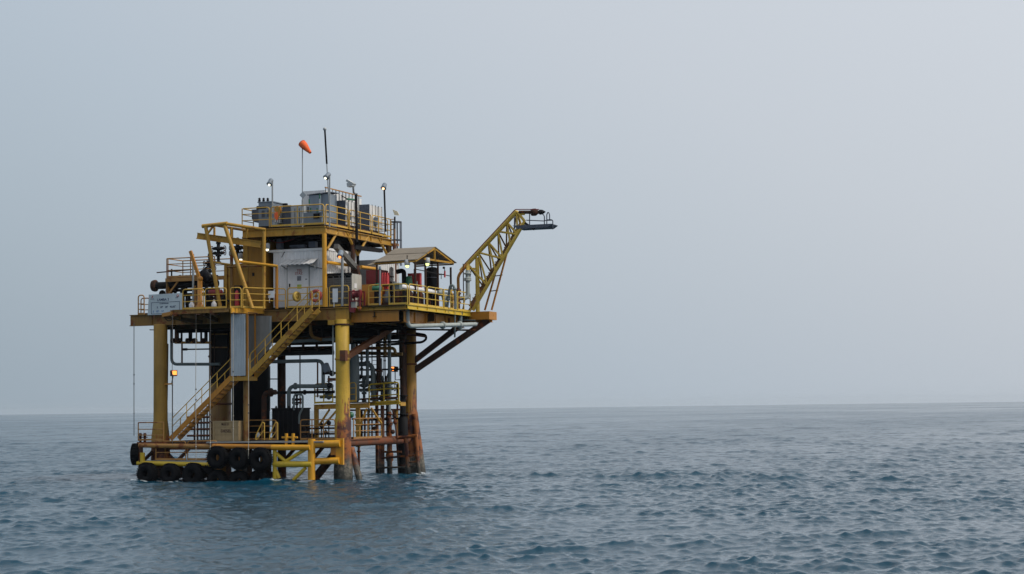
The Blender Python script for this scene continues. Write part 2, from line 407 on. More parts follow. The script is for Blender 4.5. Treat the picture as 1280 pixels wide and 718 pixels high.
    fcm = nt.nodes.new('ShaderNodeMath'); fcm.operation = 'MULTIPLY'; nt.links.new(fa.outputs['Fac'], fcm.inputs[0]); nt.links.new(gust, fcm.inputs[1])
    b3 = nt.nodes.new('ShaderNodeBump'); b3.inputs['Strength'].default_value = 1.0
    nt.links.new(math_(nt, 'MULTIPLY', fcm.outputs[0], 1.7), b3.inputs['Distance'])
    nt.links.new(noise(nt, ps.outputs[0], .16, 5, .62), b3.inputs['Height']); nt.links.new(b2.outputs[0], b3.inputs['Normal'])
    nt.links.new(b3.outputs[0], b.inputs['Normal'])
    nt.links.new(math_(nt, 'ADD', math_(nt, 'MULTIPLY', fcm.outputs[0], .12), .05), b.inputs['Roughness'])
    me.materials.append(m)
sea()

# ------------------------------------------------------------------ the platform's own steelwork
DZ, UZ = 9.0, 13.4                                   # main deck, upper deck
plat = thing('offshore_platform', 'yellow and rusty four-legged offshore platform standing in the sea', 'platform', (-5.5, 4.5, 0))
LEG = {'A': (-11, 0), 'B': (0, 0), 'C': (0, 9), 'D': (-10.9, 9)}
def leg(k, mt, prof, lab):
    x, y = LEG[k]
    o = MB().lathe((x, y, 0), prof, 24).build('leg', mt, plat, lab); return o
oA = leg('A', 'legA', [(.62,-5),(.55,.3),(.50,1.7),(.50,2.1),(.385,3.1),(.375,5.4),(.375,8.35)], 'ochre leg rusting at the boat landing')
oB = leg('B', 'legB', [(.50,-5),(.50,.5),(.43,1.3),(.43,3.05),(.385,3.15),(.37,5.5),(.37,8.3)], 'bright yellow leg with a rusted lower sleeve')
oC = leg('C', 'legC', [(.45,-5),(.42,.6),(.42,3.3),(.37,3.45),(.37,8.3)], 'orange rusted leg under the boom')
oD = leg('D', 'legA', [(.40,-5),(.37,3),(.37,8.3)], 'dark ochre leg in the shade behind the stairs')
for o_, (x, y), zz, mt in ((oB, LEG['B'], 6.2, 'yellow'), (oB, LEG['B'], 8.02, 'rustdark'), (oC, LEG['C'], 6.1, 'rust')):
    MB().lathe((x, y, zz - .05), [(.39,0),(.41,.01),(.41,.09),(.39,.1)], 24).build('collar', mt, o_)
MB().pipe([at(518,518,y=8.8), at(530.5,600,y=8.6)+V(0,0,-1)], [.20,.27], 16).build('raked_pile', 'legC', plat)
MB().pipe([at(439,560,y=.4), at(450,602,y=.2)], .17, 12).build('raked_pile', 'tube', plat)
MB().bar(V(.15,-.38,6.2)+V(.1,0,-.1), V(.15,-.38,6.2)+V(.1,0,.45), .32, .3).build('brace_bracket', 'rust', plat)
# main deck
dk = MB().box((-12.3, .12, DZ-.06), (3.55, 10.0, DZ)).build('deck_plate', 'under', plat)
def beam(p, q, w_, h, mt='ochre', name='deck_beam', lab=None):
    return MB().ibeam(p, q, w_, h).build(name, mt, plat, lab)
beam((-12.9, 0, DZ-.40), (-.38, 0, DZ-.40), .25, .62, 'ochre')
beam((-.38, .0, DZ-.40), (.40, .0, DZ-.40), .3, .66, 'yellow')
beam((.12, .3, DZ-.42), (.12, 9.9, DZ-.42), .28, .70, 'orange')
beam((-11, .2, DZ-.42), (-11, 9.9, DZ-.42), .28, .66, 'ochre')
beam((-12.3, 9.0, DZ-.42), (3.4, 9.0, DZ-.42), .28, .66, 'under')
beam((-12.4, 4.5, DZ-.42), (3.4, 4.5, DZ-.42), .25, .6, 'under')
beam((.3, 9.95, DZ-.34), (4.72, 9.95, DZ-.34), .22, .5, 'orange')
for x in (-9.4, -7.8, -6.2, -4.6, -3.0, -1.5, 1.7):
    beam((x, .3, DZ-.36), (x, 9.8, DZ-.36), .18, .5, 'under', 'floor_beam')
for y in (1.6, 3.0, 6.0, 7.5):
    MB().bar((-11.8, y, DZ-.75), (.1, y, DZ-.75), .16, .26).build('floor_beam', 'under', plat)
for (x, y) in ((-.55, 0), (.12, .55)):                # stubs where the leg meets the beams
    MB().box((x-.2, y-.2, DZ-.98), (x+.2, y+.2, DZ-.73)).build('stub', 'yellow', plat)
# right-hand deck extension with its bright edge
MB().ibeam(V(3.62,.3,DZ-.12), V(3.62,9.35,DZ-.12), .16, .26).build('deck_edge', 'lemon', plat, 'bright lemon edge beam of the right-hand deck')
MB().ibeam(V(.30,.32,DZ-.14), V(3.54,.32,DZ-.14), .14, .24).build('deck_edge', 'yellow', plat)
MB().ibeam(V(.30,.46,DZ-.58), V(3.05,.46,DZ-.58), .2, .56).build('deck_beam', 'orange', plat)
MB().ibeam(V(3.0,1.2,DZ-.58), V(3.0,9.8,DZ-.58), .2, .62).build('deck_beam', 'orange', plat)
MB().box((3.5, 9.4, DZ-.44), (4.75, 10.6, DZ+.02)).build('boom_step', 'orange', plat)
MB().bar(at(517,452,y=9.0), V(3.2, 9.3, DZ-.6), .26, .3).build('strut', 'rustdark', plat)
MB().bar(at(517,464,y=9.0), V(4.5, 9.9, DZ-.45), .3, .34).build('strut', 'rustdark', plat)
MB().bar(V(.25,-.1,6.3), V(.12, 6.9, DZ-.72), .24, .3).build('diagonal_brace', 'rustbright', plat, 'rust red diagonal brace rising from the near leg')
# front balcony left of the stairs
MB().box((-9.3, -1.62, DZ-.05), (-5.75, -.13, DZ+.01)).build('balcony_plate', 'under', plat)
MB().ibeam(V(-9.35,-1.7,DZ-.13), V(-5.8,-1.7,DZ-.10), .12, .22).build('balcony_beam', 'ochre', plat)
MB().bar(V(-5.68,-1.75,DZ-.14), V(-4.65,.02,DZ-.13), .14, .27).build('balcony_beam', 'bright', plat, 'bright orange-yellow slanting edge beam of the balcony')
MB().bar(V(-10.05,-1.3,DZ-.24), V(-9.2,-1.68,DZ-.17), .2, .2).build('balcony_bracket', 'orange', plat)
MB().bar(V(-10.0,-1.3,DZ-.3), V(-8.3,-.15,DZ-.62), .16, .2).build('balcony_bracket', 'under', plat)
MB().bar(V(-9.3,-1.62,DZ-.25), V(-9.3,-.15,DZ-.55), .16, .2).build('balcony_bracket', 'ochre', plat)
MB().bar(V(-7.4,-1.62,DZ-.25), V(-7.4,-.15,DZ-.55), .16, .2).build('balcony_bracket', 'under', plat)
# upper deck: posts, beams, plate, knee braces
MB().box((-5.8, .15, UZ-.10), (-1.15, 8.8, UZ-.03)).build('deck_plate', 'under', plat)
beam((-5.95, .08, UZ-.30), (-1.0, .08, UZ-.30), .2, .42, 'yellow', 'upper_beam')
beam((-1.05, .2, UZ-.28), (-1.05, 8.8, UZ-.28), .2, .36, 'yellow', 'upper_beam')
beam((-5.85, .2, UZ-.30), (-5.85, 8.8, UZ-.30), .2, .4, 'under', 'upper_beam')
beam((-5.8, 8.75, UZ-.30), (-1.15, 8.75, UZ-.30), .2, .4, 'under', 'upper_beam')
for y in (1.5, 2.9, 4.3, 5.7, 7.2):
    MB().bar((-5.7, y, UZ-.3), (-1.2, y, UZ-.3), .12, .3).build('floor_beam', 'dark', plat)
for x in (-4.6, -3.4, -2.2):
    MB().bar((x, .3, UZ-.55), (x, 8.6, UZ-.55), .1, .2).build('floor_beam', 'dark', plat)
def post(x, y, z0, z1, r, mt, name='post'): return MB().pipe([(x,y,z0),(x,y,z1)], r, 14).build(name, mt, plat)
post(-1.05, .06, DZ, UZ-.5, .125, 'bright')
post(-5.75, 8.5, DZ, UZ-.5, .12, 'ochre')
post(-1.1, 8.5, DZ, UZ-.5, .14, 'under'); post(-.8, 8.75, DZ, UZ-.4, .11, 'rust')
post(-1.05, 3.6, DZ, UZ-.45, .12, 'rustdark')
for (a, b) in (((409,312),(421,291)), ((447,319),(433,291)), ((447,319),(460,296)), ((485,321),(473,298))):
    MB().pipe([at(*a, x=-1.05), at(*b, x=-1.05)], .075, 10).build('knee_brace', 'yellow', plat)
MB().pipe([at(408,328,x=-1.0), at(438,332,x=-1.0)], .09, 10).build('tie_pipe', 'bright', plat)
MB().pipe([at(451,334,x=-.9), at(488,339,x=-.9)], .10, 10).build('tie_pipe', 'bright', plat)
# lower bracing near the splash zone
MB().pipe([(0,.2,1.78),(0,9,1.78)], .21, 14).build('horizontal_brace', 'rust', plat)
MB().pipe([(-11,9,1.78),(0,9,1.78)], .18, 14).build('horizontal_brace', 'rustdark', plat)
MB().pipe([(-11,0,1.72),(0,0,1.72)], .20, 14).build('horizontal_brace', 'rustdark', plat)
MB().pipe([(-11,.2,1.75),(-11,9,1.75)], .2, 14).build('horizontal_brace', 'rustdark', plat)
MB().pipe([(-.3,.1,1.5),(-2.9,.3,-1.3)], .22, 14).build('diagonal_brace', 'rustdark', plat)
MB().pipe([(-10.7,.1,1.2),(-8.4,.3,-1.0)], .2, 14).build('diagonal_brace', 'rustdark', plat)
# wellhead deck between the legs
WZ = 3.95
MB().box((-3.0, 3.3, WZ-.04), (-.6, 8.0, WZ)).box((-.58, 5.6, WZ-.04), (.8, 6.3, WZ)).build('wellhead_deck_plate', 'under', plat)
MB().ibeam(at(393,509,y=3.2), at(462,507,y=3.2), .14, .27).build('wellhead_deck_beam', 'yellow', plat)
MB().ibeam(at(450,506.5,y=5.5), at(500,503.5,y=5.5), .2, .17).build('wellhead_deck_beam', 'lemon', plat)
MB().bar(V(.82,5.6,WZ-.14), V(.82,6.3,WZ-.14), .12, .2).build('wellhead_deck_beam', 'yellow', plat)
for px in (395, 447):
    p = at(px, 508, y=3.25); MB().bar((p.x, 3.3, 1.5), (p.x, 3.3, WZ-.15), .2, .2).build('wellhead_deck_post', 'yellow', plat)
p = at(478, 506, y=5.7); MB().bar((p.x, 5.7, 1.5), (p.x, 5.7, WZ-.2), .16, .16).build('wellhead_deck_post', 'rust', plat)
for a, b in (((398,533),(412,512)), ((404,533),(422,512)), ((450,532),(458,512)), ((477,530),(464,510))):
    MB().bar(at(*a, y=3.3), at(*b, y=3.3), .09, .09).build('wellhead_deck_brace', 'yellow', plat)
# cellar floor behind the landing
MB().box((-12.2, .2, 1.86), (-.1, 3.2, 1.92)).build('cellar_floor_plate', 'under', plat)
for y in (1.2, 3.0):
    MB().bar((-12.2, y, 1.72), (-.1, y, 1.72), .16, .24).build('cellar_floor_beam', 'rustdark', plat)
# under-deck rack
for z, y, r, mt in ((8.05, 2.2, .12, 'dark'), (7.72, 4.0, .16, 'dark'), (7.95, 5.5, .1, 'rustdark'), (7.55, 6.8, .12, 'dark')):
    MB().pipe([(-11.2 if z > 8 else -7.5, y, z), (.3, y, z)], r, 10).build('rack_pipe', mt, plat)
MB().bar((-7.0, 2.0, 7.42), (-.4, 2.0, 7.30), .3, .30).build('rack_beam', 'under', plat)
MB().bar((-7.0, 5.0, 7.75), (.1, 5.0, 7.75), .2, .2).build('rack_beam', 'dark', plat)
for x in (-6.4, -5.0, -3.6, -2.2, -.9):
    MB().bar((x, 2.0, 7.3), (x, 2.0, DZ-.5), .09).build('rack_hanger', 'dark', plat)
    MB().bar((x, 5.0, 7.7), (x, 5.0, DZ-.5), .09).build('rack_hanger', 'dark', plat)
for x in (-6.5, -4.2, -2.0):
    MB().bar((x, 1.9, 7.5), (x, 7.4, 7.5), .1, .14).build('rack_beam', 'dark', plat)

for (px0, px1, py0, py1, yy, r_, mt) in ((345,416,441.5,440,3.0,.17,'dark'), (345,416,436,434.5,3.4,.09,'rustdark'), (350,416,430.5,429,3.2,.08,'dark'), (356,416,420,418,2.6,.12,'dark'), (360,416,413,411,3.6,.12,'dark'), (372,416,409,407,2.8,.07,'rustdark'),
        (437,505,407.5,406,6.6,.08,'dark'), (437,503,411,410,5.0,.13,'dark'), (437,478,416.5,416,5.6,.14,'dark'), (437,470,421,420.5,6.2,.10,'rustdark'), (480,507,421,421,7.4,.13,'under'), (437,460,428.5,428,5.9,.10,'dark')):
    MB().pipe([at(px0,py0,y=yy), at(px1,py1,y=yy)], r_, 10).build('rack_pipe', mt, plat)
MB().bar(at(340,443,y=2.6), at(417,441,y=2.6), .2, .2).build('rack_beam', 'dark', plat)
for px, py1, yy in ((362,440,2.7), (379,438,2.7), (396,440,2.7), (452,431,5.8), (446,424,5.2), (463,424,5.4), (497,424,7.2)):
    e = at(px,py1,y=yy); MB().bar(e, V(e.x,yy,DZ-.5), .11).build('rack_hanger', 'rustdark', plat)

# ------------------------------------------------------------------ guard rails
def rail(pts, label, mt='rail', h=1.08, gap=1.45, r=.03, rows=(.42, .76, 1.08), curl=True, group='yellow guard rails around the decks'):
    """A run of guard rail: posts, rounded top rail, middle rails."""
    pts = [Vector(p) for p in pts]; n = len(pts)
    g = thing('guard_rail', label, 'guard rail', pts[0], group)
    up_ = lambda p, z: p + V(0, 0, z)
    MB().pipe([pts[0]] + [up_(p, h) for p in pts] + [pts[-1]], r, 8, .16 if curl else .03).build('top_rail', mt, g)
    for z in [k for k in rows if k < h - .02]:
        MB().pipe([up_(p, z) for p in pts], r * .85, 6).build('mid_rail', mt, g)
    MB().bar(up_(pts[0], .06), up_(pts[1], .06), .012, .1).build('toe_board', mt, g)
    for a, b in zip(pts, pts[1:]):
        k = max(1, round((b-a).length / gap))
        for i in range(1, k + (b is not pts[-1])):
            q = a + (b-a) * (i/k); MB().pipe([q, up_(q, h)], r, 8).build('post', mt, g)
    return g
def hp(px, py, y): return at(px, py, y=y)
def lvl(px, y, z):
    p = at(px, 400, y=y); return V(p.x, y, z)
def lvx(px, x, z):
    p = at(px, 400, x=x); return V(x, p.y, z)
# main deck, from the left
rail([lvl(228.5,-1.68,DZ), lvl(254.5,-1.68,DZ)], 'guard rail in front of the small yellow davit')
rail([lvl(256.5,-1.68,DZ), lvl(283,-1.68,DZ)], 'guard rail in front of the red drum, beside the fire extinguisher bay')
rail([lvl(288,-1.68,DZ), lvl(301.5,-1.55,DZ)], 'narrow guard rail in front of the red fire extinguisher')
rail([lvl(303.5,-1.4,DZ), lvl(330,-.7,DZ-.03), lvl(357,.1,DZ-.03)], 'guard rail sloping back from the balcony to the white shelter door')
rail([lvl(360,.05,DZ), lvl(409,.05,DZ)], 'guard rail across the white shelter door, carrying the lifebuoys')
rail([lvl(412,-.02,DZ), lvl(436,-.02,DZ)], 'guard rail in front of the grimy grey louvred box')
rail([lvl(461,.36,DZ), lvl(475.5,.36,DZ), lvl(493,.36,DZ)], 'guard rail in front of the brownish yellow cabinet and red tank', gap=1.2)
rail([V(2.55,.36,DZ), V(3.6,.36,DZ)], 'short guard rail at the near end of the lemon deck edge', 'boom')
y0 = .5
for i, lab in enumerate(('guard rail under the canopy, nearest of the four along the lemon edge', 'guard rail before the black pressure vessel on the lemon edge',
                         'guard rail before the pale looped pipes on the lemon edge', 'guard rail at the foot of the lattice boom on the lemon edge')):
    L = (2.35, 2.2, 1.9, 1.9)[i]; rail([V(3.64, y0, DZ), V(3.64, y0 + L, DZ)], lab, 'boom', gap=.95); y0 += L + .14
rail([V(-12.35,-.1,DZ-.1), V(-11.98,-.1,DZ-.1)], 'small curled rail left of the sign board', 'railrust', r=.034, rows=(.3,.6))
rail([V(-12.55,.5,DZ-.1), V(-12.0,.5,DZ-.1)], 'lower curled rail end behind the sign board', 'railrust', h=.95, rows=(.3,.6))
# raised valve walkway on the left
VZ = 10.95
wk = thing('valve_walkway', 'raised yellow steel walkway behind the sign, on thin posts', 'walkway', (-9, 2, DZ))
MB().box((-11.1,.8,VZ-.05), (-7.4,2.6,VZ)).build('walkway_plate', 'under', wk)
MB().bar((-11.15,.78,VZ-.12), (-7.4,.78,VZ-.12), .08, .2).build('walkway_beam', 'railrust', wk)
for x, y in ((-11.1,.85), (-11.1,2.5), (-9.2,2.5), (-7.5,2.5), (-7.5,.85)):
    MB().bar((x,y,DZ), (x,y,VZ-.06), .09).build('walkway_post', 'ochre', wk)
MB().bar((-11.0,.85,VZ-.9), (-10.4,.85,VZ-.2), .08).build('walkway_brace', 'railrust', wk)
rail([V(-11.1,.82,VZ), V(-8.1,.82,VZ)], 'front rail of the raised valve walkway behind the sign', 'railrust', curl=False)
rail([V(-11.1,.95,VZ), V(-11.1,2.55,VZ), V(-8.0,2.55,VZ)], 'rear rail of the raised valve walkway', 'railrust', curl=False)
rail([V(-7.6,2.5,VZ-.0), V(-5.4,2.5,VZ)], 'rail around the two valve trees behind the gantry', 'railrust', h=1.0)
# upper deck
rail([V(-5.95,1.3,UZ), V(-5.95,.02,UZ), V(-4.3,.02,UZ)], 'left corner rail of the upper deck round the transformer', 'rail')
rail([V(-4.2,.02,UZ), V(-1.05,.02,UZ)], 'front rail of the upper deck below the diamond sign', 'rail')
rail([V(-1.0,.15,UZ), V(-1.0,2.9,UZ)], 'right side rail of the upper deck before the nearer radiator', 'rail', gap=1.15)
rail([V(-1.0,3.1,UZ), V(-1.0,5.9,UZ)], 'right side rail of the upper deck before the farther radiator', 'rail', gap=1.15)
rail([V(-1.0,6.1,UZ), V(-1.0,8.7,UZ)], 'far right side rail of the upper deck near the caged ladder', 'rail', gap=1.0)
rail([V(-5.9,8.7,UZ), V(-1.2,8.7,UZ)], 'back rail of the upper deck behind the transformers', 'rail')
# wellhead deck
rail([hp(393.5,505,3.1), hp(416,504,3.1)], 'guard rail of the wellhead deck left of the bright yellow leg', 'lemon', h=1.08, r=.038, gap=.6)
rail([hp(437,503,3.1), hp(445,502.5,3.1)], 'tiny guard rail just right of the bright yellow leg', 'rail', h=1.05)
rail([hp(461.5,505,5.5), hp(498.5,502.5,5.5)], 'guard rail of the wellhead deck before the green valves', 'lemon', h=1.08, gap=.85, r=.042)
# landing level
rail([lvl(173,-1.5,2.0), lvl(204.5,-1.5,2.0)], 'square guard rail at the left end of the boat landing', 'railrust', h=.98, curl=False, rows=(.3,.62))
rail([lvl(195,-1.45,.95), lvl(232,-1.45,.95)], 'guard rail on the low step of the landing below the stairs', 'railrust', h=1.02, gap=1.3)
rail([lvl(234.5,-1.45,.95), lvl(271,-1.45,.95)], 'guard rail on the low step of the landing left of the tyres', 'railrust', h=1.02, gap=1.3)
rail([lvl(327,.4,1.95), lvl(344.5,.4,1.95)], 'square guard rail in front of the dark cellar tank', 'railrust', curl=True, gap=.6)
rail([lvl(375,.6,1.95), lvl(418,.6,1.95)], 'guard rail left of the bright yellow leg at landing level', 'railrust', gap=.75)
rail([lvx(441,.3,1.98), lvx(476,.3,1.98)], 'guard rail on the rusty brace right of the bright yellow leg', 'railrust', gap=1.6)
rail([lvl(309,1.2,1.95), lvl(345,1.2,1.95)], 'thin guard rail in the shade behind the wooden crate', 'railrust', gap=2)

# ------------------------------------------------------------------ stairs
def flight(name, label, a, b, mt, wd=.85, up_end=True):
    """Straight stair from the lower point a to the upper point b, treads between two channel stringers."""
    a, b = Vector(a), Vector(b)
    g = thing(name, label, 'stairs', a)
    for k, y in ((0, 0), (1, wd)):
        MB().bar(a + V(0,y,0), b + V(0,y,0), .05, .27).build('stringer', mt, g)
        lo, hi = a + V(0,y,0), b + V(0,y,0)
        d = hi - lo
        MB().pipe([lo + d*.03 + V(0,0,.1), lo + d*.03 + V(0,0,1.02), hi + V(0,0,1.02), hi + V(0,0,.05)], .025, 8, .12).build('handrail', 'rail', g)
        MB().pipe([lo + d*.03 + V(0,0,.58), hi + V(0,0,.58)], .02, 6).build('mid_rail', 'rail', g)
        for t in (.27, .52, .77):
            q = lo + d*t; MB().pipe([q, q + V(0,0,1.02)], .022, 6).build('post', 'rail', g)
    n = int((b.z - a.z) / .21)
    for i in range(1, n):
        q = a + (b-a)*(i/n); MB().box((q.x-.12, a.y+.03, q.z-.02), (q.x+.12, a.y+wd-.03, q.z+.02)).build('tread', 'ochre', g)
    return g
flight('stairway', 'lower orange steel stair from the boat landing up to the half landing', at(213,549,y=-1.2), at(289,472,y=-1.2), 'orange')
flight('stairway', 'upper olive yellow steel stair from the half landing to the main deck', at(310,470,y=-1.2), at(390,387,y=-1.2), 'yellow')
hl = thing('stair_landing', 'small steel half landing between the two stair flights', 'landing', at(298,474,y=-1.2))
p, q = at(287,474,y=-1.25), at(311,473,y=-1.25)
MB().box((p.x, -1.25, p.z-.1), (q.x, -.3, p.z+.12)).build('platform', 'yellow', hl)
for x in (p.x + .1, q.x - .1):
    for y in (-1.2, -.35): MB().bar((x, y, p.z), (x, y, DZ-.3), .09 if y < -1 else .07).build('hanger', 'orange', hl)
MB().pipe([(-5.45,-.5,1.9),(-5.45,-.5,p.z-.1)], .16, 12).build('support_column', 'ochre', hl)
sp = thing('sheet_screen', 'pale blue corrugated sheet screen hanging above the half landing', 'screen', (p.x, -1.3, p.z))
MB().corrugated((p.x+.12,-1.3), (q.x-.18,-1.3), p.z+.16, DZ-.32, .02, .14).build('sheet', 'panelblue', sp)
sq = thing('sheet_screen', 'dirty grey sheet screen above the upper stair, its foot cut along the slope', 'screen', (q.x, -.9, p.z))
e0, e1 = at(309,467,y=-.25), at(339.5,432,y=-.25); top0, top1 = at(309,395,y=-.25), at(339.5,395,y=-.25)
MB().poly([e0, e1, top1, top0], (0,.03,0)).build('sheet', 'panelgrey', sq)
MB().bar(at(338,396,y=-.3), at(338,433,y=-.3), .06).build('sheet_edge', 'galv', sq)

# ------------------------------------------------------------------ boat landing
bl = thing('boat_landing', 'yellow steel boat landing at the foot of the platform, with steps and bumper tubes', 'boat landing', (-6, -1.5, 0))
LY = -1.5
def ltube(a, b, r, mt='landing', name='bumper_tube', lab=None, n=16): return MB().pipe([a, b], r, n).build(name, mt, bl, lab)
ltube(at(174,557,y=LY), at(270,558.5,y=LY), .12, 'railrust')
ltube(at(266,558,y=-1.75), at(385,559.5,y=-1.75), .13, 'orange')
ltube(at(340,559.5,y=-1.78), at(388,559.7,y=-1.78), .15, 'bright', lab='fresh orange-yellow end of the upper bumper tube')
ltube(at(391,555.5,y=-1.5), at(425,554.5,y=-1.3), .185, 'bright', lab='bright upper bumper tube beside the near leg')
ltube(at(391,577,y=-1.5), at(424,576,y=-1.3), .17, 'bright')
ltube(at(342,580.5,y=-1.7), at(390,580.5,y=-1.7), .155, 'lemon')
ltube(at(172,579,y=LY), at(268,581.5,y=LY), .13, 'lemon')
ltube(at(389.5,549,y=-1.6), at(389.5,600,y=-1.6), .195, 'bright', 'bumper_post')
MB().bar(at(425,548,y=-1.15), at(425,581,y=-1.15), .42, .14, (0,1,0)).build('end_plate', 'bright', bl)
MB().box((-.15,-1.2,1.2), (.25,-.4,1.75)).build('leg_clamp', 'orange', bl)
for px in (358, 366.5):
    ltube(at(px,542,y=-1.6), at(px,560,y=-1.6), .085, 'bright', 'bollard_post', n=12)
ltube(at(352.5,547,y=-1.6), at(372,547,y=-1.6), .05, 'bright', 'bollard_bar', n=10)
for a, b in (((343,565),(357,577)), ((357,577),(383,561)), ((382,585),(367,600)), ((343,584),(349,598))):
    ltube(at(*a,y=-1.65), at(*b,y=-1.65), .095, 'lemon', 'bumper_brace', n=12)
for px in (343.5,): ltube(at(px,560,y=-1.7), at(px,606,y=-1.7), .11, 'lemon', 'bumper_post')
ltube(at(178,566,y=LY), at(178,578,y=LY), .14, 'lemon', 'bumper_post')
for px in (273,300.5,327): ltube(at(px,560,y=-1.55), at(px,600,y=-1.55), .09, 'orange', 'bumper_post')
ltube(at(176,556,y=LY), at(176,604,y=LY), .12, 'rustdark', 'bumper_post')
for px in (189,212,238,262,286,312,336):
    ltube(at(px,560 if px > 262 else 582,y=-1.25), at(px,612,y=-1.25), .14, 'rustdark', 'bumper_post')
for z, x0, x1 in ((.18, -11.6, -3.0), (-.25, -11.6, -3.0)):
    ltube((x0,-1.3,z), (x1,-1.3,z), .16, 'rustdark')
for x in (-11.3, -9.2, -7.2, -5.0, -2.8, -1.2):
    ltube((x,-1.4,.85), (x,.1,1.6), .1, 'rustdark', 'landing_stay', n=10)
MB().box((-11.5,-1.45,.86), (-7.2,-.1,.93)).build('step_plate', 'galv', bl)
MB().box((-7.2,-1.7,1.86), (-.35,.15,1.93)).build('landing_plate', 'galv', bl)
MB().box((-11.6,-1.45,1.86), (-10.1,.1,1.93)).build('landing_plate', 'rust', bl)
MB().bar((-7.2,-.2,1.7), (-.4,-.2,1.7), .18, .28).build('landing_beam', 'rust', bl)
MB().bar((-10.3,-.15,1.66), (-7.1,-.15,1.66), .2, .36).build('landing_beam', 'rust', bl)
for i, (x0, x1) in enumerate(((320,331.5), (337,348))):
    a, b = lvl(x0-.5,-.9,2.0), lvl(x1-1.5,-.9,2.0)
    g = thing('access_rail', ('sloping yellow handrail just right of the wooden crate', 'sloping yellow handrail second from the wooden crate')[i], 'handrail', a)
    MB().pipe([a, a+V(-.0,0,.25), b+V(-.12,0,.93), b+V(0,0,.9), b], .03, 8, .09).build('top_rail', 'rail', g)
    MB().pipe([a+V(.04,0,.0), b+V(0,0,.55)], .024, 8).build('mid_rail', 'rail', g)
# tyres
def tyre(c, R1, r2, ax, label):
    g = thing('tyre_fender', label, 'tyre', c, 'old tyres hung as fenders')
    c = V(*c); MB().torus(c, R1, r2, ax, 30, 12, 1.25).build('tyre', 'rubber', g)
    ax = V(*ax).normalized(); u_ = ax.cross(V(0,0,1)).normalized(); tr = MB()
    for i in range(30):
        a = 2*math.pi*i/30; d = (u_*math.cos(a) + V(0,0,1)*math.sin(a)); e = c + d*(R1 + r2*.99)
        tr.bar(e - ax*r2*.95, e + ax*r2*.95 , .055, .05, d)
    tr.build('tread', 'rubber', g)
for px, py, R1, r2, lab in ((272,572,.375,.205,'tyre fender at the left of the upper row of three'), (299,573.5,.355,.215,'tyre fender in the middle of the upper row of three'), (326,574.5,.385,.225,'large tyre fender at the right of the upper row, beside the lemon posts')):
    tyre(at(px,py,y=-2.05), R1, r2, (random.uniform(-.1,.1),-1,.05), lab)
for px, py, R1, r2, lab in ((184,592,.36,.21,'tyre fender leftmost at the waterline'), (213,592.5,.34,.205,'tyre fender second from the left at the waterline'), (242,594,.40,.23,'large tyre fender at the waterline, third from the left'),
                        (272,601,.36,.20,'half-sunk tyre under the left one of the upper row'), (299,602,.36,.20,'half-sunk tyre under the middle one of the upper row'), (325,601,.36,.20,'half-sunk tyre under the right one of the upper row')):
    tyre(at(px,py,y=-1.85), R1, r2, (random.uniform(-.15,.15),-1,.08), lab)
tyre(at(170.5,568,y=-1.2), .36, .21, (-1,-.35,0), 'tyre fender hung on the left end of the landing')
tyre(at(258,596,y=-1.6), .36, .2, (.6,-1,.25), 'leaning tyre at the waterline in the gap beside the step')
# bollards at the left end
for px, lab in ((175.5,'rusty twin-horned bollard outside the end rail of the landing'), (181,'rusty twin-horned bollard inside the end rail of the landing')):
    p = at(px,553,y=-1.0)
    one(MB().lathe(p, [(.07,0),(.07,.35),(.11,.36),(.11,.42),(.07,.44),(.07,.5)], 12).bar(p+V(-.16,0,.27), p+V(.16,0,.27), .06), 'mooring_bollard', 'rust', lab, 'bollard')
# crate
p, q = at(266.5,551.5,y=-.9), at(298.5,551.5,y=-.9); H = 1.06
cr = thing('wooden_crate', 'pale wooden crate with stencilled letters on the boat landing', 'crate', (p.x, -.9, p.z))
MB().box((p.x,-.9,p.z), (q.x,-.05,p.z+H)).build('box', 'wood', cr)
for z0, z1 in ((0,.07), (.34,.37), (.74,.77), (H-.07,H+.01)):
    MB().box((p.x-.02,-.925,p.z+z0), (q.x+.02,-.897,p.z+z1)).build('batten', 'wood', cr)
for x in (p.x, q.x-.08): MB().box((x,-.935,p.z), (x+.08,-.9,p.z+H)).build('batten', 'wood', cr)
for x in (p.x+.1, q.x-.25): MB().box((x,-.9,p.z-.09), (x+.12,-.1,p.z)).build('skid', 'wood', cr)
lettering('M.B.21', .17, ((p.x+q.x)/2-.02,-.93,p.z+.84), (1,0,0), (0,0,1), 'stencil', cr)
lettering('DIESEL', .22, ((p.x+q.x)/2+.02,-.93,p.z+.46), (1,0,0), (0,0,1), 'stencil', cr)

# ------------------------------------------------------------------ hanging swing ropes
for i, (px, y0, y1, mt, lab) in enumerate(((167.5,404,545,'ropedark','dark swing rope hanging at the far left corner of the deck'), (245,412,590,'rope','pale swing rope hanging over the low landing step'),
        (263,470,580,'rope','pale swing rope hanging left of the wooden crate'), (291.5,390,553,'rope','long pale swing rope hanging in front of the blue sheet screen'),
        (310.5,448,590,'rope','pale swing rope hanging right of the half landing'), (215.5,395,556,'ropedark','thin dark rope hanging beside the left leg'))):
    yy = -2.2 if i else -.4
    a, b = at(px,y0,y=yy), at(px,min(y1, 575),y=yy)
    g = thing('swing_rope', lab, 'rope', b, 'swing ropes hanging over the boat landing')
    MB().pipe([a, (a+b)/2 + V(random.uniform(-.02,.02),0,0), b], .016 if i else .02, 6).build('cord', mt, g)
    for t in (.46, .54, .80, .9): MB().ball(a + (b-a)*t, .045 if t < .6 else .035, 8, 6).build('knot', 'ropedark' if t < .6 else mt, g)
    if i:
        MB().bar(V(a.x, yy-.03, DZ-.3), V(a.x, -1.2 if a.x > -9.3 else -.1, DZ-.3), .04).build('hook_arm', 'rustdark', g)
        MB().pipe([a, V(a.x, yy, DZ-.3)], .010, 5).build('cord', 'ropedark', g)

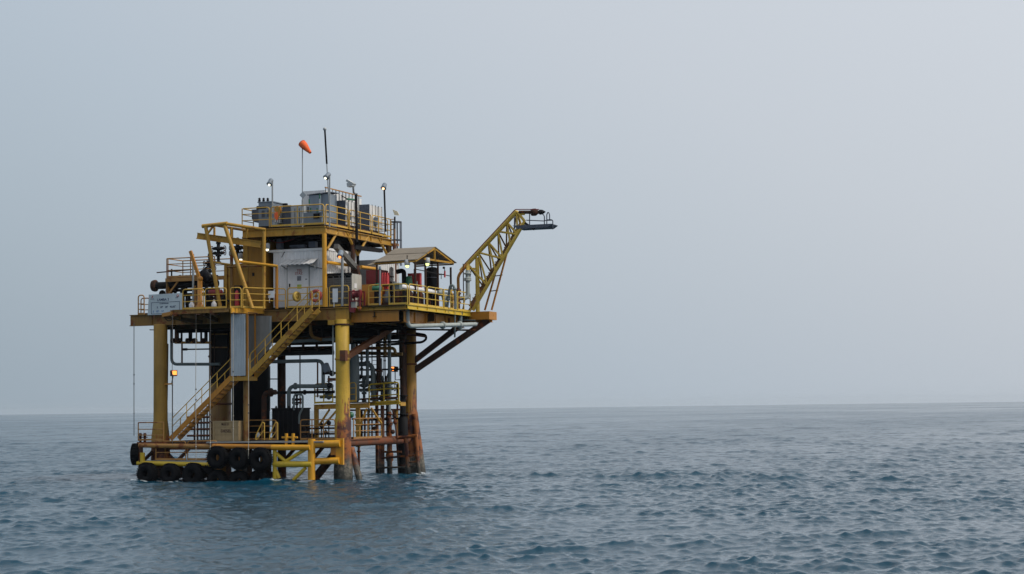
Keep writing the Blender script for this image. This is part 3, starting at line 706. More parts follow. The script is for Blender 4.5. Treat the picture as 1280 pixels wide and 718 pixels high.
# ------------------------------------------------------------------ main-deck houses and machinery
sh = thing('shelter', 'white corrugated equipment shelter with a door on the main deck', 'shelter', (-2.85, 2.5, DZ))
x0, x1, y0, y1, z1 = -4.5, -1.32, .85, 4.6, 12.1
MB().corrugated((x0,y0), (x1,y0), DZ+.05, z1, .035, .23).build('front_wall', 'whiteclean', sh)
MB().corrugated((x1,y0), (x1,y1), DZ+.05, z1, .035, .23, (1,0,0)).build('side_wall', 'white', sh)
MB().box((x0+.02,y0+.06,DZ+.03), (x1-.06,y1,z1-.02)).build('body', 'white', sh)
MB().box((x0-.25,y0-.08,z1), (x1+.06,y1+.1,z1+.13)).build('roof', 'whiteclean', sh)
MB().box((x0-.05,y0-.06,DZ), (x1+.04,y1,DZ+.1)).build('base_frame', 'dark', sh)
a, b = at(360.5,384,y=y0), at(386.5,333,y=y0)
d = MB().box((a.x,y0-.09,DZ+.08), (b.x,y0-.05,b.z)).build('door', 'whiteclean', sh)
MB().box((a.x-.05,y0-.075,DZ+.08), (a.x-.005,y0-.04,b.z+.05)).build('door_frame', 'galv', sh)
MB().box((b.x+.005,y0-.075,DZ+.08), (b.x+.05,y0-.04,b.z+.05)).build('door_frame', 'galv', sh)
dd = sh
mx = (a.x*.62+b.x*.38)
def onface(name, px0, py0, px1, py1, mt, par, yy, t=.012):
    p, q = at(px0,py0,y=yy), at(px1,py1,y=yy); return MB().box((p.x,yy-t,q.z), (q.x,yy,p.z)).build(name, mt, par)
onface('notice', 371.5,345.5,376.5,351, 'plaque', sh, y0-.092)
onface('notice', 371.5,356,377,361, 'plaquegreen', sh, y0-.092)
onface('door_handle', 361.5,355,363,359, 'dark', sh, y0-.092, .04)
onface('plate', 381.5,348.5,384,350, 'galv', sh, y0-.092)
lettering('TES', .19, (at(374,341,y=y0-.1).x,y0-.1,at(374,340,y=y0).z), (1,0,0), (0,0,1), 'inkred', sh)
lettering('STAZ', .19, (at(373.5,344,y=y0-.1).x,y0-.1,at(374,343.6,y=y0).z), (1,0,0), (0,0,1), 'inkred', sh)
p, q = at(349,331.5,y=y0-.75), at(391,327,y=y0-.7)
cn = MB()
for i in range(14):
    xa = p.x + (q.x-p.x)*i/14; xb = p.x + (q.x-p.x)*(i+1)/14; zc = .03 if i % 2 else 0
    cn.poly([(xa,y0-.75,p.z+zc-.02),(xb,y0-.75,p.z+zc-.02),(xb,y0-.04,p.z+zc+.30),(xa,y0-.04,p.z+zc+.30)], (0,0,.018))
cn.build('door_canopy', 'white', sh)
for x in (p.x+.1, q.x-.1): MB().bar((x,y0-.7,p.z-.03), (x,y0-.02,p.z-.2), .04).build('canopy_bracket', 'galv', sh)
MB().pipe([at(352,322,y=.8), at(356,314,y=.8), at(363,309,y=.8), at(372,309,y=.8)], .018, 6, .15).build('conduit', 'dark', sh)
MB().pipe([at(388,333,y=.78), at(403,336,y=.78)], .018, 6).build('conduit', 'dark', sh)
# added dark panel standing in for shade below the upper deck, and dark kit
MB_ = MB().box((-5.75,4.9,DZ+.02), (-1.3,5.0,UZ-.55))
backing = thing('dark_backing', 'dark panel added behind the white shelter for the shade under the upper deck', 'wall', (-3.5,4.95,DZ)); MB_.build('panel', 'dark', backing)
ct = thing('cable_tray', 'dark cable trays and junction boxes hung above the white shelter', 'cable tray', (-3.4,1.2,12.5))
MB().box((-5.5,1.0,12.75), (-1.4,1.5,12.83)).build('tray', 'dark', ct)
MB().box((-5.3,2.2,12.4), (-1.5,3.0,12.8)).build('duct', 'dark', ct)
for x, w_, h_ in ((-4.35,.3,.55), (-3.55,.9,.16), (-2.4,.4,.3)): MB().box((x,.9,12.3), (x+w_,1.2,12.3+h_)).build('junction_box', 'navy', ct)
MB().pipe([(-4.9,.8,12.9),(-4.2,.8,12.55),(-3.3,.8,12.75),(-2.6,.8,12.95)], .02, 6, .4).build('cable', 'darkred', ct)
ch = thing('exhaust_duct', 'grimy grey exhaust duct slanting down to the louvred box', 'duct', (-.8,2.5,11))
MB().bar(at(420,308,x=-.7), at(447,338,x=-.7), .27, .27).build('duct', 'greylouvre', ch)
MB().bar(at(444,332,x=-.7), at(447,352,x=-.7), .32, .32).build('duct_end', 'rustdark', ch)
MB().bar((-1.0,3.6,12.45), (-.5,6.2,12.45), .25, .22).build('duct_head', 'dark', ch)
c2 = thing('container', 'white ribbed container at the back of the main deck behind the red tank', 'container', (-2.5,7.3,DZ))
MB().box((-4.4,6.2,DZ+.05), (-.78,9.2,11.95)).build('body', 'white', c2)
MB().corrugated((-.75,6.2), (-.75,9.2), DZ+.1, 12.0, .04, .3, (1,0,0)).build('side_wall', 'white', c2)
# louvred box
lb = thing('louvred_box', 'grimy grey louvred cooler box with a pale right side beside the shelter', 'cooler', (-.4,1.2,DZ))
p = at(409.5,341,y=.5); q = at(439.5,342,y=.5)
MB().box((p.x,.5,DZ+.02), (q.x,1.75,q.z)).build('body', 'concrete', lb)
lv = MB()
for i in range(13):
    z = DZ+.2 + i*(q.z-DZ-.35)/13; lv.bar((p.x+.05,.48,z), (q.x-.05,.48,z+.0), .03, .09)
lv.build('louvre', 'greylouvre', lb)
MB().box((p.x,.44,DZ+.02), (q.x,.475,DZ+.14)).build('frame', 'greylouvre', lb); MB().box((p.x-.03,.40,q.z-.08), (q.x+.03,.5,q.z+.04)).build('frame', 'dark', lb)
for k in range(5):
    x = p.x + (q.x-p.x)*k/4; MB().box((x-.025,.44,DZ+.14), (x+.025,.474,q.z-.08)).build('frame', 'greylouvre', lb)
MB().box((p.x+.02,.499,DZ+.1), (q.x-.02,.502,q.z-.1)).build('grille_back', 'dark', lb)
MB().box((q.x,.5+.3,DZ+1.0), (q.x+.02,.5+.6,DZ+1.25)).build('label_plate', 'whiteclean', lb)
# white box signs on rails
for nm, px0, py0, px1, py1, yy, lab in (('notice_board', 335.5,364,343,372.5,-.45,'small white board on the railing left of the shelter door'), ('notice_board', 416,361,422.5,378,-.08,'tall white cabinet behind the rail before the louvred box')):
    p, q = at(px0,py0,y=yy), at(px1,py1,y=yy)
    one(MB().box((p.x,yy-.03,q.z), (q.x,yy+.0,p.z)).box((p.x+.04,yy,q.z-.25), (p.x+.08,yy+.03,p.z-.05)), nm, 'whiteclean', lab, 'board')
# red drum, extinguishers
def extinguisher(p, h, r, lab):
    g = thing('fire_extinguisher', lab, 'extinguisher', p)
    MB().lathe(p, [(r*.95,0),(r,.03),(r,h*.72),(r*.6,h*.84),(r*.25,h*.88),(r*.25,h*.94)], 14).build('cylinder', 'red', g)
    MB().box(V(*p)+V(-.03,-.1,h*.93), V(*p)+V(.03,.06,h)).build('handle', 'dark', g)
    MB().pipe([V(*p)+V(r*.3,0,h*.92), V(*p)+V(r*1.3,-.02,h*.8), V(*p)+V(r*1.2,-.02,h*.3)], .018, 6, .08).build('hose', 'dark', g)
extinguisher(lvl(296.3,-1.2,DZ+.12), .95, .12, 'red fire extinguisher standing in the railed bay under the gantry')
extinguisher(lvl(345.5,-.2,DZ+.1), .85, .09, 'narrow red extinguisher beside the white board left of the shelter')
fx = thing('extinguisher_cabinet', 'dark open cabinet behind the red extinguisher', 'cabinet', lvl(296,-.95,DZ))
p = lvl(292,-.95,DZ+.05); q = lvl(301,-.95,DZ+.05); MB().box((p.x,-.9,DZ+.05), (q.x,-.6,DZ+1.25)).build('box', 'dark', fx)
p = at(258,362,y=-.9); q = at(274,370,y=-.9)
dr = thing('red_drum', 'dark red tank lying behind the rail left of the gantry', 'tank', ((p.x+q.x)/2,-.7,DZ)); MB().lathe((p.x,-.6,(p.z+q.z)/2), [(.14,0),(.18,.03),(.18,q.x-p.x-.03),(.14,q.x-p.x)], 16, (1,0,0)).build('shell', 'darkred', dr)
for x in (p.x+.1, q.x-.15): MB().box((x,-.7,DZ+.02), (x+.08,-.5,q.z+.05)).build('saddle', 'dark', dr)
for i,(px, lab) in enumerate(((239.5,'small pale jug behind the davit rail'), (267.5,'white plastic can behind the red drum rail, under the drum'))):
    b = lvl(px,-.9,DZ+.02); one(MB().lathe(b, [(.12,0),(.14,.04),(.14,.3),(.06,.42),(.06,.5)], 12), 'plastic_can', 'whiteclean', lab, 'can')
# yellow wall cabin behind the gantry
yw = thing('yellow_cabin', 'tall windowless yellow cabin standing behind the gantry', 'cabin', (-6.2,2.5,DZ))
p, q = at(304,299,y=.6), at(331,300,y=.6)
MB().box((p.x,.6,DZ+.02), (q.x,3.6,p.z)).build('wall', 'wall', yw)
MB().box((p.x,.57,p.z-.03), (p.x+.28,.598,DZ+.05)).build('pilaster', 'yellow', yw); MB().box((p.x-.04,.55,p.z), (q.x+.03,3.65,p.z+.12)).build('roof', 'ochre', yw)
b = at(280,331,y=.75); MB().box((b.x,.75,DZ+.02), (p.x-.02,3.4,b.z)).build('wing', 'wall', yw)
for px in (281,286): 
    e = at(px,350,y=.7); MB().box((e.x,.66,DZ+.02), (e.x+.16,.745,b.z)).build('pilaster', 'yellow', yw)
MB().box(at(316,343,y=.59)-V(.04,0,.1), at(318,341,y=.598)).build('door_handle', 'dark', yw)
MB().box((p.x+.3,.585,DZ+.4), (p.x+.32,.598,p.z-.2)).build('seam', 'ochre', yw)
# gantry
ga = thing('gantry', 'yellow tubular lifting gantry with a projecting hoist beam left of the shelter', 'gantry', (-6,-1,DZ))
def gp(name, a, b, r, mt='yellow', yy=(-1.2,-1.2)):
    return MB().pipe([at(*a,y=yy[0]), at(*b,y=yy[1])], r, 12).build(name, mt, ga)
gp('leg', (257,283), (275.5,386), .10); gp('leg', (281,282), (315.5,386), .11)
gp('leg', (330,287), (330,386), .10, yy=(-.5,-.5)); gp('leg', (289.5,287), (289.5,386), .09, 'ochre', (.3,.3))
gp('top_beam', (253,283), (284,279.5), .11); gp('top_beam', (283,280), (332,287.5), .09, yy=(-1.2,-.5)); gp('top_beam', (270,282), (318,290), .07, 'ochre', (-.3,.2))
gp('brace', (268,281), (259,293), .06); gp('tie', (267,328), (288,331), .05); gp('tie', (298,327), (347,333), .075, 'bright', (-1.1,-.6)); gp('tie', (283,334), (331,332.5), .05, 'ochre', (.2,.2))
gp('leg', (346,334), (346,386), .08, 'orange', (-.3,-.3))
MB().ibeam(at(246.5,295,y=-.9), at(326,306,y=-.55), .16, .34).build('hoist_beam', 'yellow', ga)
for px in (268,289,308.5): 
    e = at(px,300-2,y=-.7); MB().bar(e, e + V(0,0,.6), .09).build('hanger', 'yellow', ga)
# davit
dv = thing('davit', 'small yellow davit crane leaning left on the balcony', 'davit', lvl(250,-1.1,DZ))
e = lvl(250,-1.1,DZ); k = at(250.5,350,y=-1.1)
MB().lathe(e, [(.30,0),(.26,.12),(.14,.3),(.13,k.z-DZ)], 14).build('post', 'orange', dv)
MB().bar(k + V(0,0,-.1), at(238,314,y=-1.1), .13, .16).build('boom', 'orange', dv)
MB().bar(at(252,361,y=-1.05), at(243.5,331,y=-1.05), .07).build('ram', 'ochre', dv)
MB().ball(k + V(.0,-.02,.05), .15).build('pivot', 'orange', dv)
ho = thing('hoist_motor', 'black hoist motor tilted beside the davit under the gantry', 'hoist', at(258,352,y=-.6))
MB().lathe(at(252,341,y=-.5), [(.12,0),(.30,.03),(.30,.65),(.2,.75)], 14, (.75,0,-.66)).build('body', 'black', ho)
MB().bar(at(254,338,y=-.5), at(263,330,y=-.5), .06).build('arm', 'dark', ho); MB().bar(at(258,350,y=-.5), V(at(258,350,y=-.5).x,-.5,DZ), .14).build('stand', 'dark', ho)
# pig launcher pipe
pl = thing('launcher_pipe', 'long dark horizontal launcher pipe with a flanged end above the sign', 'pipe', (-10,1.4,DZ))
a, b = at(193,357.5,y=1.2), at(272,355,y=1.2)
MB().pipe([a, V(b.x,1.2,a.z)], .20, 18).build('barrel', 'dark', pl)
MB().lathe(a, [(.2,-.12),(.30,-.1),(.33,0),(.33,.1),(.24,.16)], 18, (1,0,0)).build('end_flange', 'rustdark', pl)
for dx in (.9, 2.6): MB().box((a.x+dx,1.0,DZ), (a.x+dx+.14,1.4,a.z-.1)).build('saddle', 'orange', pl)
MB().pipe([V(a.x+1.1,1.2,a.z), V(a.x+1.1,1.2,a.z+.9)], .045, 8).build('stem', 'dark', pl); MB().bar(at(196,341,y=1.2), at(243,337,y=1.2), .05, .06).build('lever', 'rustdark', pl)
for i, (px, py, lab) in enumerate(((203,367,'dark valve wheel leftmost under the launcher pipe'), (211,363.5,'rusty valve second from the left under the launcher pipe'), (219,362,'dark valve third from the left under the launcher pipe'), (229,364,'dark valve fourth under the launcher pipe, nearest the davit'))):
    c = at(px,py,y=1.4); g = thing('valve', lab, 'valve', (c.x,1.4,DZ), 'valves under the launcher pipe')
    MB().ball(c, .19).build('body', 'rust' if i == 1 else 'dark', g); MB().pipe([c, V(c.x,1.4,DZ)], .09, 8).build('stem', 'dark', g)
    MB().torus(c + V(0,-.05,.27), .16, .025, (0,0,1), 16, 6).build('wheel', 'rustdark', g)
for i, (px, yy, zt, lab) in enumerate(((241.5,.6,12.2,'thin grey pole standing behind the davit'), (233,2.4,11.2,'dark riser pipe under the raised walkway, left of the davit'), (247,2.0,10.8,'dark riser pipe under the raised walkway, right of the davit pole'))):
    b = lvl(px,yy,DZ); one(MB().pipe([b, V(b.x,yy,zt)], .06, 8).lathe(b, [(.12,0),(.12,.05)], 10), 'riser_pipe', 'galv' if i == 0 else 'dark', lab, 'pipe')
def tree(px, py_top, py_bot, yy, lab, s=1.0, mt='dark'):
    """Wellhead valve tree: stacked valves, cross arms, wheels."""
    a, b = at(px,py_top,y=yy), at(px,py_bot,y=yy); H = a.z - b.z; c = V(a.x,yy,b.z)
    g = thing('valve_tree', lab, 'valve tree', c, 'wellhead valve trees')
    MB().lathe(c, [(.16*s,0),(.16*s,.12),(.09*s,.14),(.09*s,H*.3),(.17*s,H*.31),(.17*s,H*.38),(.10*s,H*.4),(.10*s,H*.55),(.2*s,H*.57),(.2*s,H*.7),(.10*s,H*.72),(.10*s,H*.82),(.15*s,H*.84),(.12*s,H*.95),(.04*s,H)], 12).build('stem', mt, g)
    for k in (.45, .64):
        for sgn in (-1, 1):
            e = c + V(0,0,H*k); f_ = e + V(.42*s*sgn,0,0)
            MB().pipe([e, f_], .055*s, 8).build('arm', mt, g); MB().torus(f_, .14*s, .022, (1,0,0), 14, 6).build('wheel', 'rustdark', g)
            MB().ball(e + V(.22*s*sgn,0,0), .11*s).build('valve', mt, g)
    return g
tree(273,300,330,1.9,'dark valve tree above the raised walkway, left of the yellow cabin', .95)
tree(297,297,333,1.6,'dark valve tree between the gantry legs in front of the yellow cabin', 1.05)
tree(262,316,352,2.2,'smaller dark valve tree left of the gantry, above the hoist motor', .8)
for (px0, px1, py, yy, r_, mt, lab) in ((200,272,370,2.0,.10,'dark','dark level pipe just above the top edge of the sign'), (214,274,363.5,2.3,.08,'rustdark','rusty dark level pipe behind the row of small valves'), (224,272,348.5,2.1,.12,'dark','dark level pipe under the raised walkway plate')):
    e, k = at(px0,py,y=yy), at(px1,py,y=yy); one(MB().pipe([e, V(k.x,yy,e.z)], r_, 12).lathe(e+V(.02,0,0), [(r_*1.7,0),(r_*1.7,.08)], 12, (1,0,0)), 'level_pipe', mt, lab, 'pipe')
for i, (px, yy, mt) in enumerate(((236,1.2,'dark'), (262,1.0,'dark'), (270,.6,'rustdark'), (279,.4,'dark'))):
    b_ = lvl(px,yy,DZ); g = thing('pump', ('dark pump standing behind the sign\'s right end', 'dark pump right of the davit post', 'rusty dark pump below the red drum', 'dark pump beside the yellow cabin wing')[i], 'pump', b_)
    MB().lathe(b_, [(.24,0),(.24,.08),(.13,.1),(.13,.4),(.2,.42),(.2,.75),(.1,.8),(.1,1.0)], 12).build('body', mt, g); MB().pipe([b_+V(0,0,.55), b_+V(.4,0,.55), b_+V(.4,.2,.02)], .06, 8, .15).build('outlet', mt, g)
# sign board
sg = thing('sign_board', 'large pale blue platform name board fixed to the left deck edge', 'sign', (-11.4,-.35,DZ))
Y = -.3; tl, tr_, br, bl_ = at(186,368.6,y=Y), at(227.5,366.4,y=Y), at(227.5,392.5,y=Y), at(184.5,394.2,y=Y)
MB().poly([bl_, br, tr_, tl], (0,.05,0)).build('face', 'sign', sg)
for t in (.12, .5, .88): e = tl.lerp(tr_, t); MB().bar(e+V(0,.08,-.05), V(e.x,-.22,DZ-.35), .06).build('stay', 'rust', sg)
W_ = tr_.x - tl.x; Yf = Y - .006
def sp_(u, v): return V(tl.x + W_*u, Yf, tl.z*(1-v)*(1-u) + tr_.z*u*(1-v) + v*(bl_.z*(1-u)+br.z*u))
rx = (tr_-tl).normalized()
lettering('LAMBA 2', .19, sp_(.43,.33), rx, (0,0,1), 'ink', sg)
lettering('COORDONNEES', .075, sp_(.46,.49), rx, (0,0,1), 'ink', sg)
lettering('S   10°   20\'   42,82"', .145, sp_(.53,.68), rx, (0,0,1), 'ink', sg)
lettering('E   10°   14\'', .145, sp_(.29,.88), rx, (0,0,1), 'inkblue', sg)
for a, b in (((.08,.40),(.93,.40)), ((.93,.40),(.93,.95)), ((.08,.40),(.08,.95)), ((.08,.95),(.93,.95))):
    MB().bar(sp_(*a), sp_(*b), .008, .022, (0,0,1) if a[1] == b[1] else (1,0,0)).build('border', 'ink', sg)
MB().lathe(sp_(.87,.13), [(.07,0),(.07,.012)], 14, (0,-1,0)).build('emblem', 'inkred', sg); MB().lathe(sp_(.87,.13)+V(0,-.012,0), [(.035,0),(.035,.006)], 12, (0,-1,0)).build('emblem', 'sign', sg)
MB().poly([sp_(.08,.17), sp_(.11,.17), sp_(.135,.07), sp_(.105,.07)], (0,-.01,0)).build('emblem', 'inkred', sg)
lettering('SONANG', .05, sp_(.11,.235), rx, (0,0,1), 'ink', sg); lettering('PETRO', .05, sp_(.84,.235), rx, (0,0,1), 'ink', sg)
# lifebuoys
for px, py, mt, r_, ax, lab in ((395,370,'ring',.27,(0,-1,0),'orange lifebuoy hung on the rail in front of the shelter door'), (371,371,'ringyellow',.20,(.96,-.34,0),'yellow covered lifebuoy seen edge-on on the rail before the door')):
    c = at(px,py,y=-.12); g = thing('lifebuoy', lab, 'lifebuoy', c)
    MB().torus(c, r_, .085, ax, 24, 8).build('ring', mt, g)
    ax = V(*ax).normalized(); u_ = ax.cross(V(0,0,1)).normalized()
    if mt == 'ring':
        for k in range(4):
            a = math.pi*(k/2+.25); d = u_*math.cos(a)+V(0,0,1)*math.sin(a); MB().torus(c+d*r_, .088, .012, d.cross(ax), 14, 6).build('band', 'whiteclean', g)
        MB().lathe(c+V(0,.03,0), [(.1,0),(.1,.05)], 10, (0,-1,0)).build('float_lamp', 'orange', g)
    else:
        MB().lathe(c, [(.16,-.05),(.16,.05)], 12, ax).build('rope_bag', 'ringyellow', g)
# right-hand machinery
def box_thing(name, lab, cat, a, b, mt): 
    g = thing(name, lab, cat, ((a[0]+b[0])/2,(a[1]+b[1])/2,min(a[2],b[2]))); MB().box(a, b).build('body', mt, g); return g
hr = thing('hose_reel', 'dark red hose reel on the deck edge right of the louvred box', 'hose reel', lvx(444,.15,DZ))
p, q = at(437.5,364,y=.0), at(450,364,y=.0)
for x in (p.x, q.x): 
    for y in (-.05, .55): MB().bar((x,y,DZ-.25), (x,y,p.z), .07).build('frame', 'darkred', hr)
for z in (p.z-.03, DZ+.25):
    for y in (-.05,.55): MB().bar((p.x,y,z), (q.x,y,z), .07).build('frame', 'darkred', hr)
MB().lathe((p.x+.08,.25,DZ+.62), [(.25,0),(.25,.03),(.13,.04),(.2,.2),(.13,.37),(.25,.38),(.25,.41)], 20, (1,0,0)).build('reel', 'darkred', hr)
MB().box((p.x+.05,.0,DZ-.1), (p.x+.33,.2,DZ+.25)).build('pump', 'concrete', hr); MB().box((p.x+.02,-.1,DZ-.35), (p.x+.3,.05,DZ-.1)).build('bracket', 'darkred', hr)
MB().box((p.x+.45,-.1,DZ-.17), (q.x+.02,.1,DZ-.06)).build('drip_tray', 'orange', hr)
g = box_thing('yellow_cabinet', 'brownish yellow cabinet below the red tank on the main deck', 'cabinet', (.55,1.3,DZ), (1.45,2.3,DZ+1.2), 'orange')
MB().box((.65,1.27,DZ+.12), (1.35,1.297,DZ+1.05)).build('door', 'orange', g)
g = thing('red_tank', 'dark red rectangular tank above the yellow cabinet', 'tank', (.6,3.0,DZ))
a, b = at(457.5,338,y=2.6), at(476,366,y=2.6)
MB().box((a.x,2.6,b.z), (b.x,3.6,a.z)).build('shell', 'darkred', g)
for x in (a.x+.05, b.x-.12): 
    for y in (2.65, 3.45): MB().box((x,y,DZ), (x+.08,y+.08,b.z)).build('leg', 'dark', g)
g = thing('gas_bottle_rack', 'bright red bottle rack to the right of the dark red tank', 'bottle rack', (.9,2.4,DZ))
for i, px in enumerate((478.5,481.5,484.5)):
    c = at(px,366,y=2.2); t = at(px,341,y=2.2); MB().lathe((c.x,2.2,DZ+.1), [(.07,0),(.075,.03),(.075,t.z-DZ-.3),(.03,t.z-DZ-.15),(.03,t.z-DZ-.1)], 12).build('bottle', 'red', g)
c, t = at(476,368,y=2.35), at(487,341,y=2.35); MB().box((c.x,2.3,DZ), (t.x,2.36,t.z)).build('back_plate', 'darkred', g); MB().box((c.x,2.05,DZ+.03), (t.x,2.3,DZ+.09)).build('base', 'darkred', g)
def motor(px, py, yy, L, r_, ax, lab):
    c = at(px,py,y=yy); g = thing('electric_motor', lab, 'motor', (c.x,yy,DZ)); ax = V(*ax).normalized()
    MB().lathe(c - ax*L/2, [(r_*.6,0),(r_*.95,.03),(r_,.06),(r_,L*.75),(r_*.9,L*.78),(r_*.9,L*.97),(r_*.5,L)], 16, ax).build('body', 'green', g)
    MB().bar(c, V(c.x,yy,DZ), .22).build('stand', 'dark', g); MB().box(c+V(-.08,-.1,r_), c+V(.08,.1,r_+.12)).build('terminal_box', 'green', g)
motor(471,361,1.0,.5,.16,(1,0,0),'green electric motor lying in front of the red bottle rack')
motor(511,353,4.0,.62,.2,(0,0,1),'green electric motor standing upright under the canopy')
# process gear under the canopy
for i, (px, py0, py1, yy, r_, mt, lab) in enumerate(((489,334,360,4.6,.12,'white','white vertical cylinder with a gauge under the canopy eave'), (484.5,344,360,3.2,.1,'whiteclean','small white bottle beside the red rack'), (493,352,385,3.4,.13,'concrete','grey vertical filter pot behind the canopy rail'), (487,352,386,3.6,.16,'dark','dark vertical pump pot left of the grey filter pot'))):
    a, b = at(px,py0,y=yy), at(px,py1,y=yy); z = min(b.z, a.z-.3)
    g = thing('process_pot', lab, 'vessel', (a.x,yy,DZ))
    MB().lathe((a.x,yy,z), [(r_*.7,0),(r_,.05),(r_,a.z-z-.08),(r_*.5,a.z-z)], 14).build('shell', mt, g)
    MB().pipe([(a.x,yy,DZ),(a.x,yy,z)], .06, 8).build('stand', 'dark', g); MB().lathe((a.x,yy,z+(a.z-z)*.5), [(r_+.02,0),(r_+.02,.06)], 14).build('band', 'rustdark', g)
bv = thing('pressure_vessel', 'tall black pressure vessel standing under the canopy', 'vessel', lvx(540,2.5,DZ))
a, b = at(540,334,x=2.5), at(540,374,x=2.5); VY = a.y; r_ = .35; z0 = DZ+.18
MB().lathe((a.x,VY,z0), [(.12,0),(r_*.85,.08),(r_,.2),(r_,a.z-z0-.22),(r_*.93,a.z-z0-.1),(r_*.6,a.z-z0-.02),(.05,a.z-z0)], 28).build('shell', 'black', bv)
for k in (.45, .72): MB().lathe((a.x,VY,z0+(a.z-z0)*k), [(r_+.004,0),(r_+.016,.01),(r_+.016,.03),(r_+.004,.04)], 28).build('band', 'navy', bv)
for s_ in ((-.25,-.2),(.25,-.2),(0,.3)): MB().box((a.x+s_[0]-.05,VY+s_[1]-.05,DZ), (a.x+s_[0]+.05,VY+s_[1]+.05,z0+.25)).build('leg', 'dark', bv)
MB().pipe([(a.x,VY,a.z-.03),(a.x,VY,a.z+.35)], .04, 8).build('nozzle', 'dark', bv)
gv = thing('gauge_valve', 'small gauge and red valve on a pipe right of the black vessel', 'gauge', at(554,345,y=6.3))
a = at(549,343.5,y=6.3); b = at(556,343,y=6.3); MB().pipe([a, b, b+V(0,0,.25)], .03, 8).build('pipe', 'dark', gv); MB().lathe(at(555,335,y=6.3), [(.07,0),(.07,.05)], 12, (0,-1,0)).build('dial', 'dark', gv)
MB().pipe([b+V(0,0,.2), at(555,335,y=6.3)], .018, 6).build('stem', 'dark', gv); MB().pipe([at(556,339,y=6.3), at(556,347,y=6.3)], .05, 8).build('valve', 'red', gv); MB().pipe([at(551.5,342,y=6.3), at(551.5,349,y=6.3)], .02, 6).build('drain', 'dark', gv)
gk = thing('gooseneck_pipe', 'black gooseneck pipe bending down beside the white cylinders', 'pipe', lvl(505,3.9,DZ))
MB().pipe([at(496,340,y=3.9), at(505,338,y=3.9), V(at(505,338,y=3.9).x,3.9,DZ)], .13, 14, .35).build('pipe', 'black', gk); MB().lathe(V(at(505,338,y=3.9).x,3.9,DZ+.6), [(.2,0),(.2,.08)], 14).build('flange', 'dark', gk)
rp = thing('control_panel', 'bright red control panel on a post under the canopy', 'panel', lvl(517,4.6,DZ))
a, b = at(509.5,342,y=4.6), at(525,362,y=4.6); MB().box((a.x,4.6,b.z), (b.x,4.85,a.z)).build('box', 'red', rp); MB().box((a.x+.3,4.65,DZ), (a.x+.4,4.75,b.z)).build('post', 'dark', rp)
MB().box(at(512,350,y=4.58), at(515,345,y=4.598)).build('window', 'whiteclean', rp); MB().box(at(519,358,y=4.58), at(522,352,y=4.598)).build('notice', 'whiteclean', rp)
ws = thing('white_cabinet', 'small white cabinet behind the yellow canopy rail', 'cabinet', lvl(500,3.0,DZ)); a, b = at(497,356,y=3.0), at(504,368,y=3.0)
MB().box((a.x,3.0,b.z), (b.x,3.25,a.z)).build('box', 'whiteclean', ws); MB().box((a.x+.1,3.05,DZ), (a.x+.2,3.15,b.z)).build('post', 'galv', ws)
wp = thing('insulated_pipe', 'thick white insulated pipe running along the lemon deck rail', 'pipe', lvx(525,3.1,DZ))
MB().pipe([V(2.95,.8,DZ+1.0), V(2.95,5.8,DZ+.95)], .13, 14).build('pipe', 'whiteclean', wp); MB().box((2.78,.45,DZ+.83), (3.1,.85,DZ+1.16)).build('end_box', 'pipe', wp)
for y in (1.4, 3.3, 5.2): MB().box((2.9,y,DZ), (3.0,y+.08,DZ+.85)).build('stand', 'dark', wp)
sk = thing('pump_skid', 'dark pump skid with small pipes under the canopy', 'pump', (1.7,3.0,DZ))
MB().box((.9,1.8,DZ), (2.7,6.8,DZ+.2)).build('base', 'rustdark', sk)
for i in range(9):
    x, y = 1.0 + (i % 3)*.65, 2.1 + (i // 3)*1.5; h = .45 + .3*((i*7) % 3)
    MB().lathe((x,y,DZ+.2), [(.2,0),(.22,.1),(.22,h*.6),(.12,h*.7),(.12,h)], 12).build('pump', ('dark','navy','rustdark')[i % 3], sk)
    MB().pipe([(x,y,DZ+.2+h*.8),(x+.4,y+.2,DZ+.2+h*.8),(x+.4,y+.5,DZ+.25)], .05, 8, .15).build('pipe', ('pipe','dark','rust')[i % 3], sk)
MB().bar((.95,2.0,DZ+1.15), (2.6,2.0,DZ+1.15), .1).build('frame', 'under', sk); MB().bar((.95,2.0,DZ+.2), (.95,2.0,DZ+1.15), .08).build('frame', 'under', sk); MB().bar((2.6,2.0,DZ+.2), (2.6,2.0,DZ+1.15), .08).build('frame', 'under', sk)
# canopy
cp = thing('canopy', 'pitched brown-grey sheet canopy on thin posts over the pumps', 'canopy', (1.8,5.2,DZ))
X0, X1, Y0, Y1, EZ = .75, 3.15, 2.5, 8.0, 11.52; AZ = 12.40; YM = 5.2
X0r = at(500,312,y=YM).x
def slab(a, b, c, d, name='roof'):
    nn = (V(*b)-V(*a)).cross(V(*c)-V(*b)).normalized()*.035; return MB().poly([a,b,c,d], nn).build(name, 'roof', cp)
slab((X0,Y0-.25,EZ-.08),(X1+.1,Y0+.05,EZ),(X1+.05,YM-1.2,AZ-.43),(X0+.1,YM-1.2,AZ-.43)); slab((X0+.05,YM-1.25,AZ-.42),(X1+.06,YM-1.25,AZ-.42),(X1,YM,AZ),(X0+.05,YM,AZ))
slab((X1+.08,Y1+.3,EZ+.22),(X0,Y1+.2,EZ+.2),(X0+.05,YM,AZ-.003),(X1+.08,YM,AZ-.003)); slab((X0-.4,Y0-.1,EZ-.22),(X1-.9,Y0+.1,EZ-.16),(X1-.9,YM-1.0,EZ+.38),(X0-.3,YM-1.0,EZ+.3), 'lower_roof')
for a, b in (((X1,Y0,EZ-.06),(X1,YM,AZ-.06)), ((X1,Y1,EZ+.2),(X1,YM,AZ-.06)), ((X1,Y0+1.2,EZ+.14),(X1,Y1-.3,EZ+.2)), ((X1,YM,EZ+.1),(X1,YM,AZ-.08))): MB().bar(a, b, .08, .1).build('gable_frame', 'yellow', cp)
